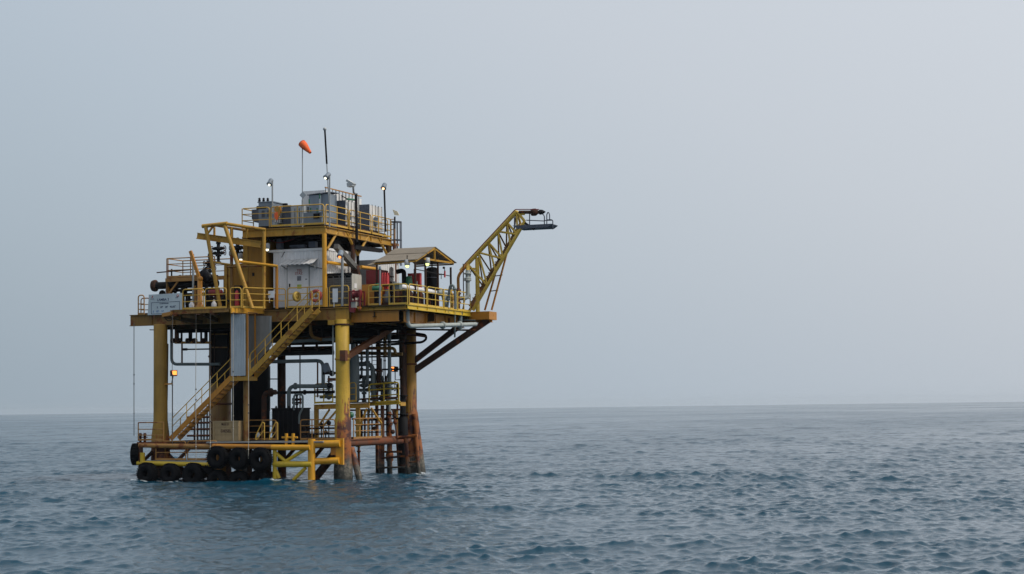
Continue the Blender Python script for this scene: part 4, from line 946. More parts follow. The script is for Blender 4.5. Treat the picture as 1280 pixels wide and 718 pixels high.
MB().bar((X0,Y0,EZ-.12), (X1,Y0+.05,EZ-.08), .06, .08).build('eave_beam', 'yellow', cp); MB().bar((X0,Y1,EZ+.12), (X1,Y1,EZ+.14), .06, .08).build('eave_beam', 'ochre', cp)
for x, y in ((X1-.05,Y0+.1), (X1-.05,YM-1.2), (X1-.05,YM+.6), (X1-.05,Y1-.3), (X0+.1,Y0+.1), (X0+.1,Y1-.2)): MB().bar((x,y,DZ), (x,y,EZ+(.3 if abs(y-YM) < 1.5 else -.05)), .09).build('post', 'rustdark', cp)
MB().bar((X1-.05,Y0+.1,EZ-.5), (X1-.05,Y1-.3,EZ-.55), .04).build('tie', 'dark', cp); MB().bar((X1-.05,YM,DZ+1.15), (X1-.05,Y1-.3,DZ+1.15), .05).build('tie', 'dark', cp)

# ------------------------------------------------------------------ vent boom
BY0, BY1 = 9.35, 10.35
bm = thing('vent_boom', 'yellow lattice vent boom reaching up and out over the sea', 'boom', (4.0,9.9,DZ))
tb, tt = at(576,339,y=BY0), at(646,264.5,y=BY0)          # upper chord
lb0, lt = at(591,388,y=BY0), at(656,277,y=BY0)           # lower chord
def bt(a, b, r_, name, mt='boom'): return MB().pipe([a, b], r_, 10).build(name, mt, bm)
sh_ = V(-.62,BY1-BY0,.0)
bt(tb, tt, .125, 'upper_chord'); bt(lb0, lt, .10, 'lower_chord'); bt(lb0 + sh_, lt + sh_, .085, 'lower_chord', 'ochre')
bt(tt, lt, .08, 'head_brace'); bt(tt, lt + sh_, .07, 'head_brace')
ks = (.0, .22, .42, .62, .8, 1.0); U = [tb.lerp(tt, .12 + .88*k) for k in ks]; L_ = [lb0.lerp(lt, .28 + .72*k) for k in ks]
for i in range(5):
    bt(U[i], L_[i+1] if i % 2 else L_[i], .06, 'lattice_brace'); bt(U[i+1], L_[i], .055, 'lattice_brace')
    bt(U[i], L_[i] + sh_, .045, 'lattice_brace', 'ochre'); bt(U[i+1], L_[i] + sh_, .045, 'lattice_brace', 'ochre'); bt(L_[i], L_[i+1] + sh_, .045, 'lattice_brace', 'ochre'); bt(L_[i], L_[i] + sh_, .045, 'lattice_brace', 'ochre')
e = at(596.5,322,y=BY0+.1); bt(e, V(e.x,BY0+.1,DZ), .12, 'mast'); bt(at(585,336,y=BY0), V(e.x,BY0+.1,at(597,336,y=BY0).z), .06, 'mast_arm')
bt(at(641,268,y=BY0), at(656,268,y=BY0), .055, 'head_brace')
c0, c1 = at(588,383,y=BY0+.4), at(650,284,y=BY0+.4); MB().bar(c0, c1, .5, .035, (0,0,1)).build('catwalk', 'ochre', bm)
for i in range(1, 22):
    q = c0.lerp(c1, i/22); MB().bar(q+V(0,-.28,.05), q+V(0,.28,.05), .1, .05).build('catwalk_step', 'ochre', bm)
MB().pipe([at(573,362,y=BY0-.3), at(572.5,345,y=BY0-.3), at(584,330.5,y=BY0-.1)], .085, 10, .25).build('vent_pipe', 'orange', bm)
MB().pipe([at(580,331,y=BY0-.4), at(644,262,y=BY0-.4), at(674,262,y=BY0-.4)], .028, 6, .1).build('pilot_line', 'darkred', bm)
MB().pipe([at(649,265.5,y=BY0), at(676,265.5,y=BY0)], .10, 10).build('vent_tip', 'rustdark', bm); MB().lathe(at(668,265.5,y=BY0), [(.19,-.18),(.21,-.1),(.21,.08),(.12,.2)], 14, (1,0,0)).build('tip_flange', 'rustdark', bm); MB().lathe(at(674,265.5,y=BY0), [(.12,0),(.15,.05),(.13,.2),(.02,.38)], 12, (1,0,0)).build('tip_nozzle', 'dark', bm)
rl0, rl1 = at(608,388,y=BY1), at(626,325,y=BY1)
for dx in (0, .42): MB().pipe([rl0+V(dx-.1,0,0), rl1+V(dx*.85,0,.3)], .06, 8).build('back_stay', 'orange', bm)
for t in (.36, .66): q = rl0.lerp(rl1, t); MB().bar(q+V(-.08,0,.05), q+V(.4,0,.1), .05).build('back_stay_rung', 'rustdark', bm)
a, b = at(642,287,y=BY0+.1), at(691,287,y=BY0+.1)
bs = MB().poly([(a.x+.3,BY0-.1,a.z), (b.x-.25,BY0-.1,a.z), (b.x,BY0-.1,a.z+.16), (b.x,BY0-.1,a.z+.2), (a.x,BY0-.1,a.z+.2)], (0,1.1,0)).build('end_basket', 'navy', bm)
for pts in ([at(691,287,y=BY0),at(691,275.5,y=BY0),at(688,274.5,y=BY0),at(686,276,y=BY0)], [at(683.5,287,y=BY0),at(683.5,268,y=BY0),at(685.2,265,y=BY0),at(687,268,y=BY0),at(687,275,y=BY0)], [at(680.5,286,y=BY0),at(680.5,270,y=BY0),at(677.5,267,y=BY0)], [at(662,285,y=BY0),at(662,266,y=BY0)], [at(643,287,y=BY0),at(643,270,y=BY0)], [at(658,275.5,y=BY0),at(680.5,276.5,y=BY0)], [at(683.5,275,y=BY0),at(687,275,y=BY0)], [at(683.5,285,y=BY0),at(690.5,283,y=BY0)],
            [at(691,287,y=BY1),at(691,275.5,y=BY1),at(680.5,275.8,y=BY1),at(680.5,287,y=BY1)]):
    MB().pipe(pts, .03, 6, .08).build('basket_rail', 'navy', bm, )
bt(at(656,279,y=BY0), at(668,287,y=BY0), .07, 'basket_brace', 'dark')
# pipes at the boom foot
def run(name, lab, pts, r_, mt, cat='pipe', bend=.25, fl=()):
    pts = [V(*p) for p in pts]; g = thing(name, lab, cat, pts[-1] if pts[-1].z < pts[0].z else pts[0])
    MB().pipe(pts, r_, 12, bend).build('pipe', mt, g)
    for i, t in fl:
        p = pts[i].lerp(pts[i+1], t); MB().lathe(p, [(r_*1.7,-.045),(r_*1.7,.045)], 14, pts[i+1]-pts[i]).build('flange', mt, g)
    return g
Yb = 8.6
e = at(584.5,345,y=Yb)
run('vent_riser', 'grey-green flanged riser feeding the boom, with valve flanges', [at(584.5,338,y=Yb), V(e.x,Yb,DZ+.75), V(e.x-.7,Yb-.5,DZ+.75)], .12, 'pipelight', fl=((0,.12),(0,.3),(0,.36)))
MB().pipe([at(585,331,y=BY0), at(585,341,y=BY0-.4)], .12, 10).build('vent_branch', 'boom', bm)
run('vent_riser', 'rusty brown riser left of the boom foot with stacked valves', [at(573,360,y=Yb-.5), V(at(573,360,y=Yb-.5).x,Yb-.5,DZ)], .09, 'rust', fl=((0,.1),(0,.25),(0,.5),(0,.62)))
run('looped_pipe', 'pale grey looped pipe behind the lemon rail', [lvl(559,6.0,DZ), at(561,366,y=6.0), at(563,357,y=6.0), at(567,357,y=6.0), at(569,366,y=6.0), V(at(569,366,y=6.0).x,6.0,DZ)], .07, 'pipe', fl=((0,.6),(3,.5)))
run('looped_pipe', 'white bent pipe between the looped pipe and the rusty riser', [V(3.1,5.7,DZ+.95), V(3.1,6.5,DZ+.95), V(3.1,6.9,DZ+.2)], .12, 'pipelight', fl=((0,.4),))
run('looped_pipe', 'white horizontal pipe at the boom foot behind the rusty riser', [V(2.9,7.0,DZ+.85), V(2.9,9.0,DZ+.85)], .12, 'pipelight', fl=((0,.2),(0,.8)))
run('deck_pole', 'thin dark pole beside the grey-green boom riser', [at(579,330,y=9.0), V(at(579,330,y=9.0).x,9.0,DZ)], .03, 'rustdark', 'pole')
run('looped_pipe', 'yellow hooked pipe standing before the white looped pipes', [lvx(566,3.45,DZ), V(3.45,lvx(566,3.45,DZ).y,DZ+.9), V(3.2,lvx(566,3.45,DZ).y+.1,DZ+1.15)], .07, 'yellow')
# pipes under the right-hand deck
run('drain_pipe', 'pale grey drain pipe dropping from the lemon deck corner and running right', [at(509,385,y=1.6), at(509.5,408,y=1.6), V(4.3,8.4,8.25)], .12, 'pipelight', bend=.35, fl=((1,.5),(1,.75)))
run('drain_pipe', 'pale grey drain pipe hanging in a U under the lemon deck', [lvx(530,2.6,8.3), V(2.6,lvx(530,2.6,8.3).y+3.2,8.4), V(2.6,lvx(530,2.6,8.3).y+3.2,DZ-.3)], .13, 'pipe', bend=.3)
run('drain_pipe', 'thin vertical grey pipe under the lemon deck before the dark strut', [at(568.5,391,y=7), at(568.5,422,y=7)], .05, 'pipe')
run('drain_pipe', 'grey vertical pipe stub dropping under the boom foot', [at(575.5,390,y=8), at(575.5,413,y=8)], .11, 'pipe')
run('drain_pipe', 'black looped pipe hooked beside the right leg below the deck', [at(470,432,y=8), at(528,428,y=8), at(533,424,y=8), at(532,419,y=8), at(520,417,y=8)], .07, 'dark', bend=.2)
run('drain_pipe', 'rusty thin pipe crossing the right leg below the deck', [at(478,417,y=7.6), at(502,417,y=7.6), at(532,421,y=7.8)], .055, 'rust')
run('drain_pipe', 'thin dark pipe running out right under the boom struts', [at(508,412,y=8.3), at(594,413,y=8.3)], .05, 'rustdark')
run('drain_pipe', 'thin grey pipe end under the deck end beam', [at(556,400.5,y=8.8), at(594,400.5,y=8.8)], .03, 'pipe')
for i, px in enumerate((530,545,561)):
    a = at(px,398,y=7.5); one(MB().bar(a, a-V(0,0,.45), .12), 'pipe_hanger', 'rust', ('leftmost rusty hanger holding the drain pipes under the lemon deck','middle rusty hanger holding the drain pipes under the lemon deck','rightmost rusty hanger holding the drain pipes under the lemon deck')[i], 'hanger')

# ------------------------------------------------------------------ upper-deck equipment
def transformer(px0, px1, py0, yy, dep, lab, fins=True):
    a, b = at(px0,py0,y=yy), at(px1,py0,y=yy); z0 = UZ + .12
    g = thing('transformer', lab, 'transformer', ((a.x+b.x)/2, yy+dep/2, UZ))
    MB().box((a.x+.25,yy,z0), (b.x,yy+dep,a.z)).build('tank', 'bluegrey', g)
    MB().box((a.x+.2,yy-.04,a.z), (b.x+.04,yy+dep+.04,a.z+.05)).build('lid', 'bluegrey', g)
    MB().box((a.x+.2,yy+.05,UZ), (b.x-.05,yy+dep-.05,z0)).build('skid', 'dark', g)
    MB().poly([(a.x-.18,yy+.02,z0+.45),(a.x-.02,yy+.02,z0+.25),(a.x+.24,yy+.02,z0+.25),(a.x+.24,yy+.02,a.z-.35),(a.x-.18,yy+.02,a.z-.35)], (0,dep-.1,0)).build('radiator', 'navy', g)
    for i in range(6):
        y = yy + .06 + (dep-.2)*i/5; MB().box((b.x+.005,y,z0+.2), (b.x+.13,y+.05,a.z-.2)).build('fin', 'greyblue', g)
    for k in range(3):
        c = V(a.x+.15+.2*k, yy+.3+.1*k, a.z+.05); MB().lathe(c, [(.05,0),(.09,.04),(.05,.08),(.09,.12),(.05,.16),(.08,.2),(.03,.26)], 10).build('insulator', 'dark', g)
    MB().lathe((a.x+.12,yy+.1,a.z-.28), [(.12,0),(.12,.6)], 12, (1,0,0)).build('conservator', 'dark', g)
    for dx in (.45,.8): MB().box((a.x+dx,yy-.03,z0+.5), (a.x+dx+.18,yy-.003,z0+.85)).build('plate', 'navy', g)
    return g
transformer(318,340.5,254,.5,1.5,'large blue-grey transformer at the left corner of the upper deck')
g = thing('switch_cabinet', 'light grey cabinet with dark front between the two transformers', 'cabinet', (-3.6,1.2,UZ))
a, b = at(353.5,257,y=1.2), at(363,257,y=1.2); MB().box((a.x,1.2,UZ+.1), (b.x,2.6,a.z)).build('front', 'navy', g)
c = at(379.5,257,y=1.2); MB().box((b.x,1.25,UZ+.1), (c.x,2.6,a.z-.06)).build('body', 'greyblue', g)
for t in (.3,.65): MB().box((b.x+(c.x-b.x)*t,1.225,UZ+.25), (b.x+(c.x-b.x)*t+.02,1.248,a.z-.2)).build('seam', 'dark', g)
MB().box((a.x,1.2,UZ), (c.x,2.5,UZ+.1)).build('skid', 'dark', g); MB().box((a.x-.12,1.4,a.z), (a.x+.1,1.6,a.z+.14)).build('vent', 'dark', g)
g = thing('transformer', 'blue-grey transformer with green trim stepping up under the antenna', 'transformer', (-1.9,.9,UZ))
a, b = at(379,266,y=.7), at(402,266,y=.7); MB().box((a.x,.7,UZ+.1), (b.x,1.9,a.z)).build('tank', 'bluegrey', g)
MB().box((a.x+.1,.75,UZ), (b.x-.1,1.8,UZ+.1)).build('skid', 'dark', g)
for px0, px1, py0, yy, mt in ((386,399,244.5,1.6,'bluegrey'), (399,412,243,1.9,'bluegrey')):
    p, q = at(px0,py0,y=yy), at(px1,py0,y=yy); MB().box((p.x,yy,UZ+.1), (q.x,yy+.9,p.z)).build('tower_box', mt, g)
    MB().poly([(p.x-.08,yy-.06,p.z+.0),(q.x+.08,yy-.06,p.z+.06),(q.x+.08,yy+1,p.z+.1),(p.x-.08,yy+1,p.z+.04)], (0,0,.04)).build('lid', 'navy', g)
for px, py in ((386,252),(399,246),(388,263),(396,263)):
    p = at(px,py,y=.69); MB().box((p.x,.66,p.z-.12), (p.x+.06,.698,p.z+.12)).build('green_strap', 'green', g)
p = at(392,271,y=.68); MB().box((p.x,.64,p.z-.1), (p.x+.35,.698,p.z+.16)).build('recess', 'dark', g)
def radiator(px0, px1, py, px2, lab):
    """Radiator bank: a dark flat front and a long ribbed white side."""
    XR = -1.28; e = at(px1,py,x=XR); yy = e.y; L = at(px2,py,x=XR).y - yy; a = V(at(px0,py,y=yy).x, yy, e.z); b = V(XR, yy, e.z)
    g = thing('radiator_bank', lab, 'radiator', ((a.x+b.x)/2,yy+L/2,UZ), 'radiator banks on the upper deck')
    MB().box((a.x,yy,UZ+.25), (b.x,yy+.05,a.z)).build('shaded_front', 'navy', g)  # front face away from the sun: its shade is put into the colour
    MB().box((a.x+.04,yy+.05,UZ+.3), (b.x-.01,yy+L,a.z-.03)).build('body', 'white', g)
    for i in range(4):
        y = yy + .4 + (L-.5)*i/3; MB().box((b.x-.025,y,UZ+.3), (b.x+.015,y+.018,a.z+.02)).build('rib', 'greylouvre', g)
    MB().box((a.x+.05,yy+.03,UZ), (b.x-.04,yy+L,UZ+.24)).build('skid', 'dark', g)
radiator(415.5,431.5,250.5,447,'radiator bank with front coloured dark for shade and white ribbed side, nearer to the windsock')
radiator(449,461.5,255.5,478,'radiator bank with front coloured dark for shade and white ribbed side, nearer to the caged ladder')
g = thing('container', 'long white ribbed enclosure behind the radiator banks on the upper deck', 'enclosure', (-2.2,4.0,UZ))
x1 = -2.25; ZT = at(440,243,x=x1).z
MB().box((-3.6,2.6,UZ+.15), (x1,7.4,ZT-.15)).build('body', 'white', g); MB().box((-3.6,2.6,UZ), (x1,7.4,UZ+.15)).build('skid', 'dark', g)
for i in range(11):
    y = 2.65 + 4.3*i/10; MB().box((x1+.005,y,UZ+.1), (x1+.05,y+.05,ZT-.03)).build('rib', 'galv', g)
MB().bar((x1+.03,2.6,ZT), (x1+.03,7.3,ZT), .06).build('top_rail', 'railrust', g)
for i, (px, py0, x_, lab) in enumerate(((404,262,-1.3,'small grey junction box behind the right upper rail, beside the tall lamp pole'), (436,270,-1.15,'small grey junction box low between the two radiator banks'), (470,276,-1.12,'small grey junction box low at the far end of the radiator banks'))):
    p = at(px,py0,x=x_); g = thing('junction_box', lab, 'junction box', (x_,p.y,UZ)); MB().box((x_-.12,p.y,p.z-.2), (x_,p.y+.35,p.z+.2)).build('box', 'bluegrey', g); MB().pipe([(x_-.06,p.y+.15,UZ),(x_-.06,p.y+.15,p.z-.2)], .03, 6).build('conduit', 'dark', g)
g = thing('pipe_run', 'rusty pipe run with stubs along the right upper deck edge below the radiators', 'pipe', (-1.12,1,UZ+.12))
MB().pipe([(-1.12,.6,UZ+.14),(-1.12,8.2,UZ+.14)], .06, 8).build('pipe', 'rustdark', g)
for k in range(8): MB().pipe([(-1.12,1.0+k*.95,UZ+.14),(-1.12,1.0+k*.95,UZ-.08)], .045, 6).build('stub', 'rust', g)
g = thing('green_pipe', 'dark green pipe on top of the radiator enclosure', 'pipe', (-2.0,4.5,ZT)); MB().pipe([at(434,249,x=-1.9), at(443,250,x=-1.9)], .06, 8).build('pipe', 'green', g); MB().bar(at(434,249,x=-1.9), V(-2.3,at(434,249,x=-1.9).y,ZT-.2), .05).build('bracket', 'dark', g)
# orange tarp on the rail
g = thing('life_jacket', 'orange-yellow bag hanging on the left rail of the upper deck', 'bag', at(344.5,264,y=-.05))
MB().poly([at(343.5,258.5,y=-.08), at(346.5,257.5,y=-.08), at(350,259,y=-.08), at(351,263,y=-.08), at(349,268,y=-.08), at(347.5,272,y=-.08), at(345,271,y=-.08), at(344.5,266,y=-.08), at(342.5,263,y=-.08)], (0,.13,0)).build('bag', 'orange', g)
MB().poly([at(343,266,y=-.09), at(347,265,y=-.09), at(347.5,271,y=-.09), at(345.5,275.5,y=-.09), at(342.8,272,y=-.09)], (0,.10,0)).build('flap', 'cloth', g)
MB().poly([at(345,259,y=-.1), at(348.5,259,y=-.1), at(347,265,y=-.1)], (0,.02,0)).build('fold', 'ringyellow', g)
# windsock
wsx = at(378,275,y=.12); g = thing('windsock', 'orange windsock on a thin pole above the upper deck', 'windsock', (wsx.x,.12,UZ))
top = at(378,183,y=.12)
MB().pipe([(wsx.x,.12,UZ-.1), at(378,250,y=.12)], .045, 8).build('pole', 'galv', g); MB().pipe([at(378,250,y=.12), top], .026, 6).build('pole', 'galv', g)
ax = (at(391,194.5,y=.0) - at(378.6,180.5,y=.12)).normalized(); pts = [at(377.4,179.2,y=.12) + ax*t for t in (0,.1,.3,.5,.68,.8)]
MB().pipe(pts, [.20,.215,.19,.145,.10,.075], 16).build('sock', 'cloth', g); MB().torus(pts[0], .2, .018, ax, 18, 6).build('hoop', 'ring', g)
c = at(378.5,244,y=.08); k = .20
MB().poly([c+V(-k,0,0), c+V(0,0,-k), c+V(k,0,0), c+V(0,0,k)], (0,.02,0)).build('diamond_plate', 'greyblue', g)
# antenna
g = thing('antenna', 'tall black whip antenna with a small round head', 'antenna', at(412,262,y=1.2))
MB().pipe([at(406,162,y=1.2), at(408.5,205,y=1.2)], .052, 8).build('upper_mast', 'black', g); MB().pipe([at(408.5,205,y=1.2), at(411.5,262,y=1.2)], .03, 8).build('lower_mast', 'galv', g); MB().ball(at(405.9,161.5,y=1.2), .10).build('head', 'greyblue', g)
# lamps
def floodlight(lab, foot, top, head, mt, glow, polemt='galv', r_=.045, size=1.0, tilt=(0,-.6,-.8)):
    foot, top, head = V(*foot), V(*top), V(*head)
    g = thing('floodlight', lab, 'lamp', foot, 'pole lamps on the platform')
    MB().pipe([foot, top], r_, 8).build('pole', polemt, g)
    if (top-head).length > .05: MB().bar(top - V(0,0,.05), head, .05).build('arm', polemt, g)
    d = V(*tilt).normalized()
    MB().lathe(head - d*.26*size, [(.09*size,0),(.13*size,.05),(.14*size,.26*size),(.17*size,.36*size)], 12, d).build('housing', 'bluegrey', g)
    if glow: MB().ball(head + d*.13*size, .066*size, 12, 8).build('bulb', glow, g)
    return g
def lp(a, b, c, yy): return at(*a,y=yy), at(*b,y=yy), at(*c,y=yy)
floodlight('lit white lamp on the leftmost pole above the transformer', *lp((340.5,268),(340.5,226),(337.5,229),.4), None, 'lampwhite', tilt=(-.1,-.5,-.85))
floodlight('lit white lamp on the tall pole in front of the antenna', *lp((412,284),(412,219),(408.5,221),-.1), None, 'lampwhite', tilt=(-.3,-.6,-.7))
floodlight('lit peach-coloured lamp on the pole near the caged ladder', *[at(*q,x=-.85) for q in ((482,290),(480.3,237),(479.8,234))], None, 'lampwarm', 'dark', .055)
g = thing('floodlight', 'unlit square floodlight tilted up on a dark post at the upper deck side', 'lamp', at(445.5,300,x=-.8), 'pole lamps on the platform')
MB().pipe([at(446,303,x=-.8), at(445,242,x=-.8)], .085, 8).build('pole', 'dark', g); MB().pipe([at(444.8,243,x=-.8), at(442,241,x=-.8), at(441.5,233,x=-.8)], .06, 8).build('arm', 'galv', g)
c = at(438.5,228.5,x=-.8); MB().bar(c+V(-.05,0,-.14)+V(-.1,0,.0), c+V(.16,0,-.1), .4, .22, (.6,0,.8)).bar(c+V(-.18,0,.12), c+V(.2,0,-.12), .42, .12, (.6,0,.8)).build('head', 'greyblue', g)
g = thing('floodlight', 'small cream square panel on a short post above the caged ladder', 'lamp', at(494,285,y=8.3), 'pole lamps on the platform')
MB().pipe([at(493.5,286,y=8.3), at(493.5,271,y=8.3)], .05, 8).build('pole', 'dark', g); MB().poly([at(491.5,264.5,y=8.3), at(490.5,262,y=8.3), at(496.5,264.5,y=8.3), at(499,269.5,y=8.3), at(493,269,y=8.3)], (0,.06,0)).build('panel', 'cream', g)
floodlight('lit amber lamp on the grey post before the louvred box', lvl(428,-.05,DZ), at(428,322,y=-.05), at(425.3,319,y=-.1), None, 'lamporange', 'galv', .075, 1.05, (0,-.5,-.85))
floodlight('grey post with a pale top lens standing before the red tank', lvl(475,.3,DZ), at(475,337,y=.3), at(475,336,y=.3), None, None, 'galv', .05, .5, (0,0,-1))
def hanging(lab, c, glow, s=1.0):
    c = V(*c); g = thing('hanging_lamp', lab, 'lamp', c); MB().lathe(c, [(.06,.32),(.15,.30),(.15,.02),(.13,0)][::-1], 14).build('shade', 'greyblue', g); MB().ball(c+V(0,0,-.03), .10*s).build('bulb', glow, g)
    MB().pipe([c+V(0,0,.3), c+V(0,0,.55)], .025, 6).build('stem', 'dark', g)
hanging('lit lime lamp hanging under the canopy eave', at(509,332,y=2.6), 'lampgreen'); hanging('lit white-green lamp with a grey shade at the near gable corner of the canopy', at(534,329.5,x=3.2), 'lampgreen', 1.1)
hanging('lit white lamp hanging in the dark between gantry and shelter', at(334,311.5,y=.2), 'lampwhite', .9)
hanging('small lit lamp glowing behind the gantry by the valve tree', at(301,324,y=1.0), 'lampwhite', .8)
def orange_lamp(lab, c, arm0, arm1, ax):
    c = V(*c); g = thing('hazard_lamp', lab, 'lamp', arm0); ax = V(*ax).normalized()
    MB().bar(c - ax*.2, c + ax*.06, .34, .30).build('housing', 'rustdark', g); MB().bar(c + ax*.062, c + ax*.09, .26, .22).build('lens', 'lamporange', g)
    MB().pipe([V(*arm0), V(*arm1), c - ax*.1], .03, 6).build('bracket', 'dark', g)
orange_lamp('lit orange lamp on a bracket right of the left leg', at(217.5,466.5,y=.1), at(206,480,y=.1), at(214.5,480,y=.1), (.75,-.8,.1))
orange_lamp('lit orange lamp on a bracket left of the right leg under the deck', at(492,461.5,y=8.2), at(502,475,y=8.3), at(494,475,y=8.3), (-.55,-.8,.1))
# caged ladder
LYY = 8.9; g = thing('caged_ladder', 'dark caged ladder at the far right corner of the upper deck', 'ladder', (-.6,8.9,DZ+1))
for px in (488.5, 493.5): MB().pipe([at(px,322,y=LYY), at(px,276,y=LYY)], .05, 8).build('stile', 'railrust', g)
for i in range(14):
    z = DZ+1.6+i*.3; MB().pipe([V(at(488.5,300,y=LYY).x,LYY,z), V(at(493.5,300,y=LYY).x,LYY,z)], .025, 6).build('rung', 'railrust', g)
cx = at(495,300,y=LYY+.1).x
for z in (UZ+.95, UZ-.1, UZ-1.1): MB().torus((cx,LYY+.15,z), .30, .028, (0,0,1), 20, 6).build('hoop', 'navy', g)
for k in range(6):
    a = math.pi*(-.5+k/5)*1.1; MB().pipe([(cx+.3*math.cos(a),LYY+.15+.3*math.sin(a),UZ-1.6), (cx+.3*math.cos(a),LYY+.15+.3*math.sin(a),UZ+.95)], .022, 6).build('cage_bar', 'navy', g)
MB().box((cx-.5,LYY-.1,UZ-.45), (cx+.05,LYY+.4,UZ-.3)).build('step', 'orange', g)

# ------------------------------------------------------------------ cellar: tanks, risers, pipes
g = thing('caisson', 'broad ochre caisson standing behind the lower stair', 'caisson', (-9.4,4.5,1.9))
a, b = at(263,500,y=4.5), at(287.5,500,y=4.5); cx = (a.x+b.x)/2; rr = (b.x-a.x)/2
MB().lathe((cx,4.5,-2), [(rr,0),(rr,3.8),(rr*1.02,3.85),(rr*1.02,4.0),(rr,4.05),(rr,10.2)], 26).build('shell', 'ochre', g)
for z in (3.9, 6.6): MB().lathe((cx,4.5,z), [(rr+.01,0),(rr+.05,.02),(rr+.05,.1),(rr+.01,.12)], 26).build('ring', 'rust', g)
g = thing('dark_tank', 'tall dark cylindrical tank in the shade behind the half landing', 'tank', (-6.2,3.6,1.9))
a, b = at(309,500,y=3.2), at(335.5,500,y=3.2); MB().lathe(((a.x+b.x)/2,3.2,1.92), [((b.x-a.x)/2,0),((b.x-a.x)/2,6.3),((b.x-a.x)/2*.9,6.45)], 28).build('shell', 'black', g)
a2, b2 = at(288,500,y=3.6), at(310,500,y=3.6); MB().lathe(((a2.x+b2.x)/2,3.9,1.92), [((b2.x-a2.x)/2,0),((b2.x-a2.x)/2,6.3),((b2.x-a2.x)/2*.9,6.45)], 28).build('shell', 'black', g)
g = thing('cellar_tank', 'squat black tank with a flat lid left of the bright yellow leg', 'tank', (-4.6,2.8,1.92))
a, b = at(340,512,y=2.2), at(373,512,y=2.2); MB().box((a.x,2.2,1.92), (b.x,3.6,a.z)).build('body', 'black', g); MB().box((a.x-.04,2.16,a.z), (b.x+.04,3.64,a.z+.07)).build('lid', 'dark', g)
for k in range(5): MB().box((a.x+.1+k*.28,2.17,2.0), (a.x+.16+k*.28,2.199,a.z-.1)).build('rib', 'dark', g)
for k in range(5): MB().lathe((a.x+.15+k*.26,2.4,a.z+.07), [(.06,0),(.06,.06),(.03,.12)], 8).build('bolt', 'dark', g)
a, b = at(346.8,480,y=4.6), at(357.2,480,y=4.6); cx = (a.x+b.x)/2
one(MB().lathe((cx,4.6,-2), [(.24,0),(.24,5.2),(.27,5.25),(.27,5.4),(.235,5.5),(.235,10.4)], 18), 'conductor', M['rustdark'], 'dark rusty conductor tube between the dark tanks and the bright yellow leg', 'conductor')
for px0, px1, yy, y0_, mt, lab in ((469.5,473.5,8.2,470,'tube','dark conductor leftmost of the row right of the near leg'), (474,480.5,7.9,555,'tube','rusty conductor second of the row right of the near leg')):
    a, b = at(px0,575,y=yy), at(px1,575,y=yy); t = at(px0,y0_,y=yy); one(MB().lathe(((a.x+b.x)/2,yy,-3), [((b.x-a.x)/2,0),((b.x-a.x)/2,(1.75 if y0_>500 else t.z)+3)], 14), 'conductor', mt, lab, 'conductor')
g = thing('conductor', 'slim rusty conductor with flanges and a pale upper pipe, before the ladder frame', 'conductor', at(487,594,y=6.9))
b = at(487,570,y=6.9); MB().lathe((b.x,6.9,-3), [(.15,0),(.15,3.6),(.2,3.65),(.22,4.0),(.15,4.2),(.14,5.6),(.19,5.65),(.19,5.8),(.13,5.85),(.13,6.4)], 14).build('casing', 'tube', g); MB().pipe([(b.x,6.9,3.3),(b.x,6.9,4.6)], .1, 10).build('riser', 'pipelight', g)
for z in (2.7, 1.9, 3.2): MB().lathe((b.x,6.9,z), [(.2,0),(.2,.08)], 14).build('flange', 'rustdark', g)
g = thing('conductor', 'thick black conductor with a stepped collar beside the right leg', 'conductor', at(504,590,y=8.0))
b = at(504,570,y=8.0); MB().lathe((b.x,8.0,-3), [(.24,0),(.24,4.3),(.28,4.4),(.28,6.0),(.2,6.1),(.17,6.3),(.16,7.2),(.12,7.3)], 16).build('casing', M['dark'], g); MB().pipe([(b.x,8.0,4.1),(b.x,8.0,8.7)], .15, 12).build('riser', 'rustdark', g)
for z in (3.2, 4.25): MB().lathe((b.x,8.0,z), [(.3,0),(.3,.07)], 16).build('flange', 'dark', g)
for i, (px, yy, lab) in enumerate(((497,8.6,'orange rusty slanting tube behind the conductors'),)):
    one(MB().pipe([at(495,512,y=yy), at(501,597,y=yy)+V(0,0,-.6)], .12, 12), 'conductor', 'legC', lab, 'conductor')
# rusty access frame by the waterline, below the right leg
g = thing('water_steps', 'rusty tubular frame with steps standing in the water by the right leg', 'frame', at(515,592,y=6.6))
for a, b in (((507,548),(512.5,600)), ((520,546),(525,598)), ((505,547),(522,544.5)), ((512,578),(525,577)), ((511,583),(524,582)), ((477,573),(524,569)), ((472,585),(512,584)), ((477,565),(502,565)), ((477,548),(506,547))):
    q = at(*b,y=6.6); MB().pipe([at(*a,y=6.6), q - V(0,0,.6 if b[1] > 590 else 0)], (.115 if b[1] > 590 else .10) if b[1] > 590 or a[1] < 549 else .06, 10).build('tube', 'steps', g)
# cross lines between conductors and the leg
def line(lab, pts, r_, mt, bend=.2, fl=(), name='process_pipe'):
    return run(name, lab, pts, r_, mt, 'pipe', bend, fl)
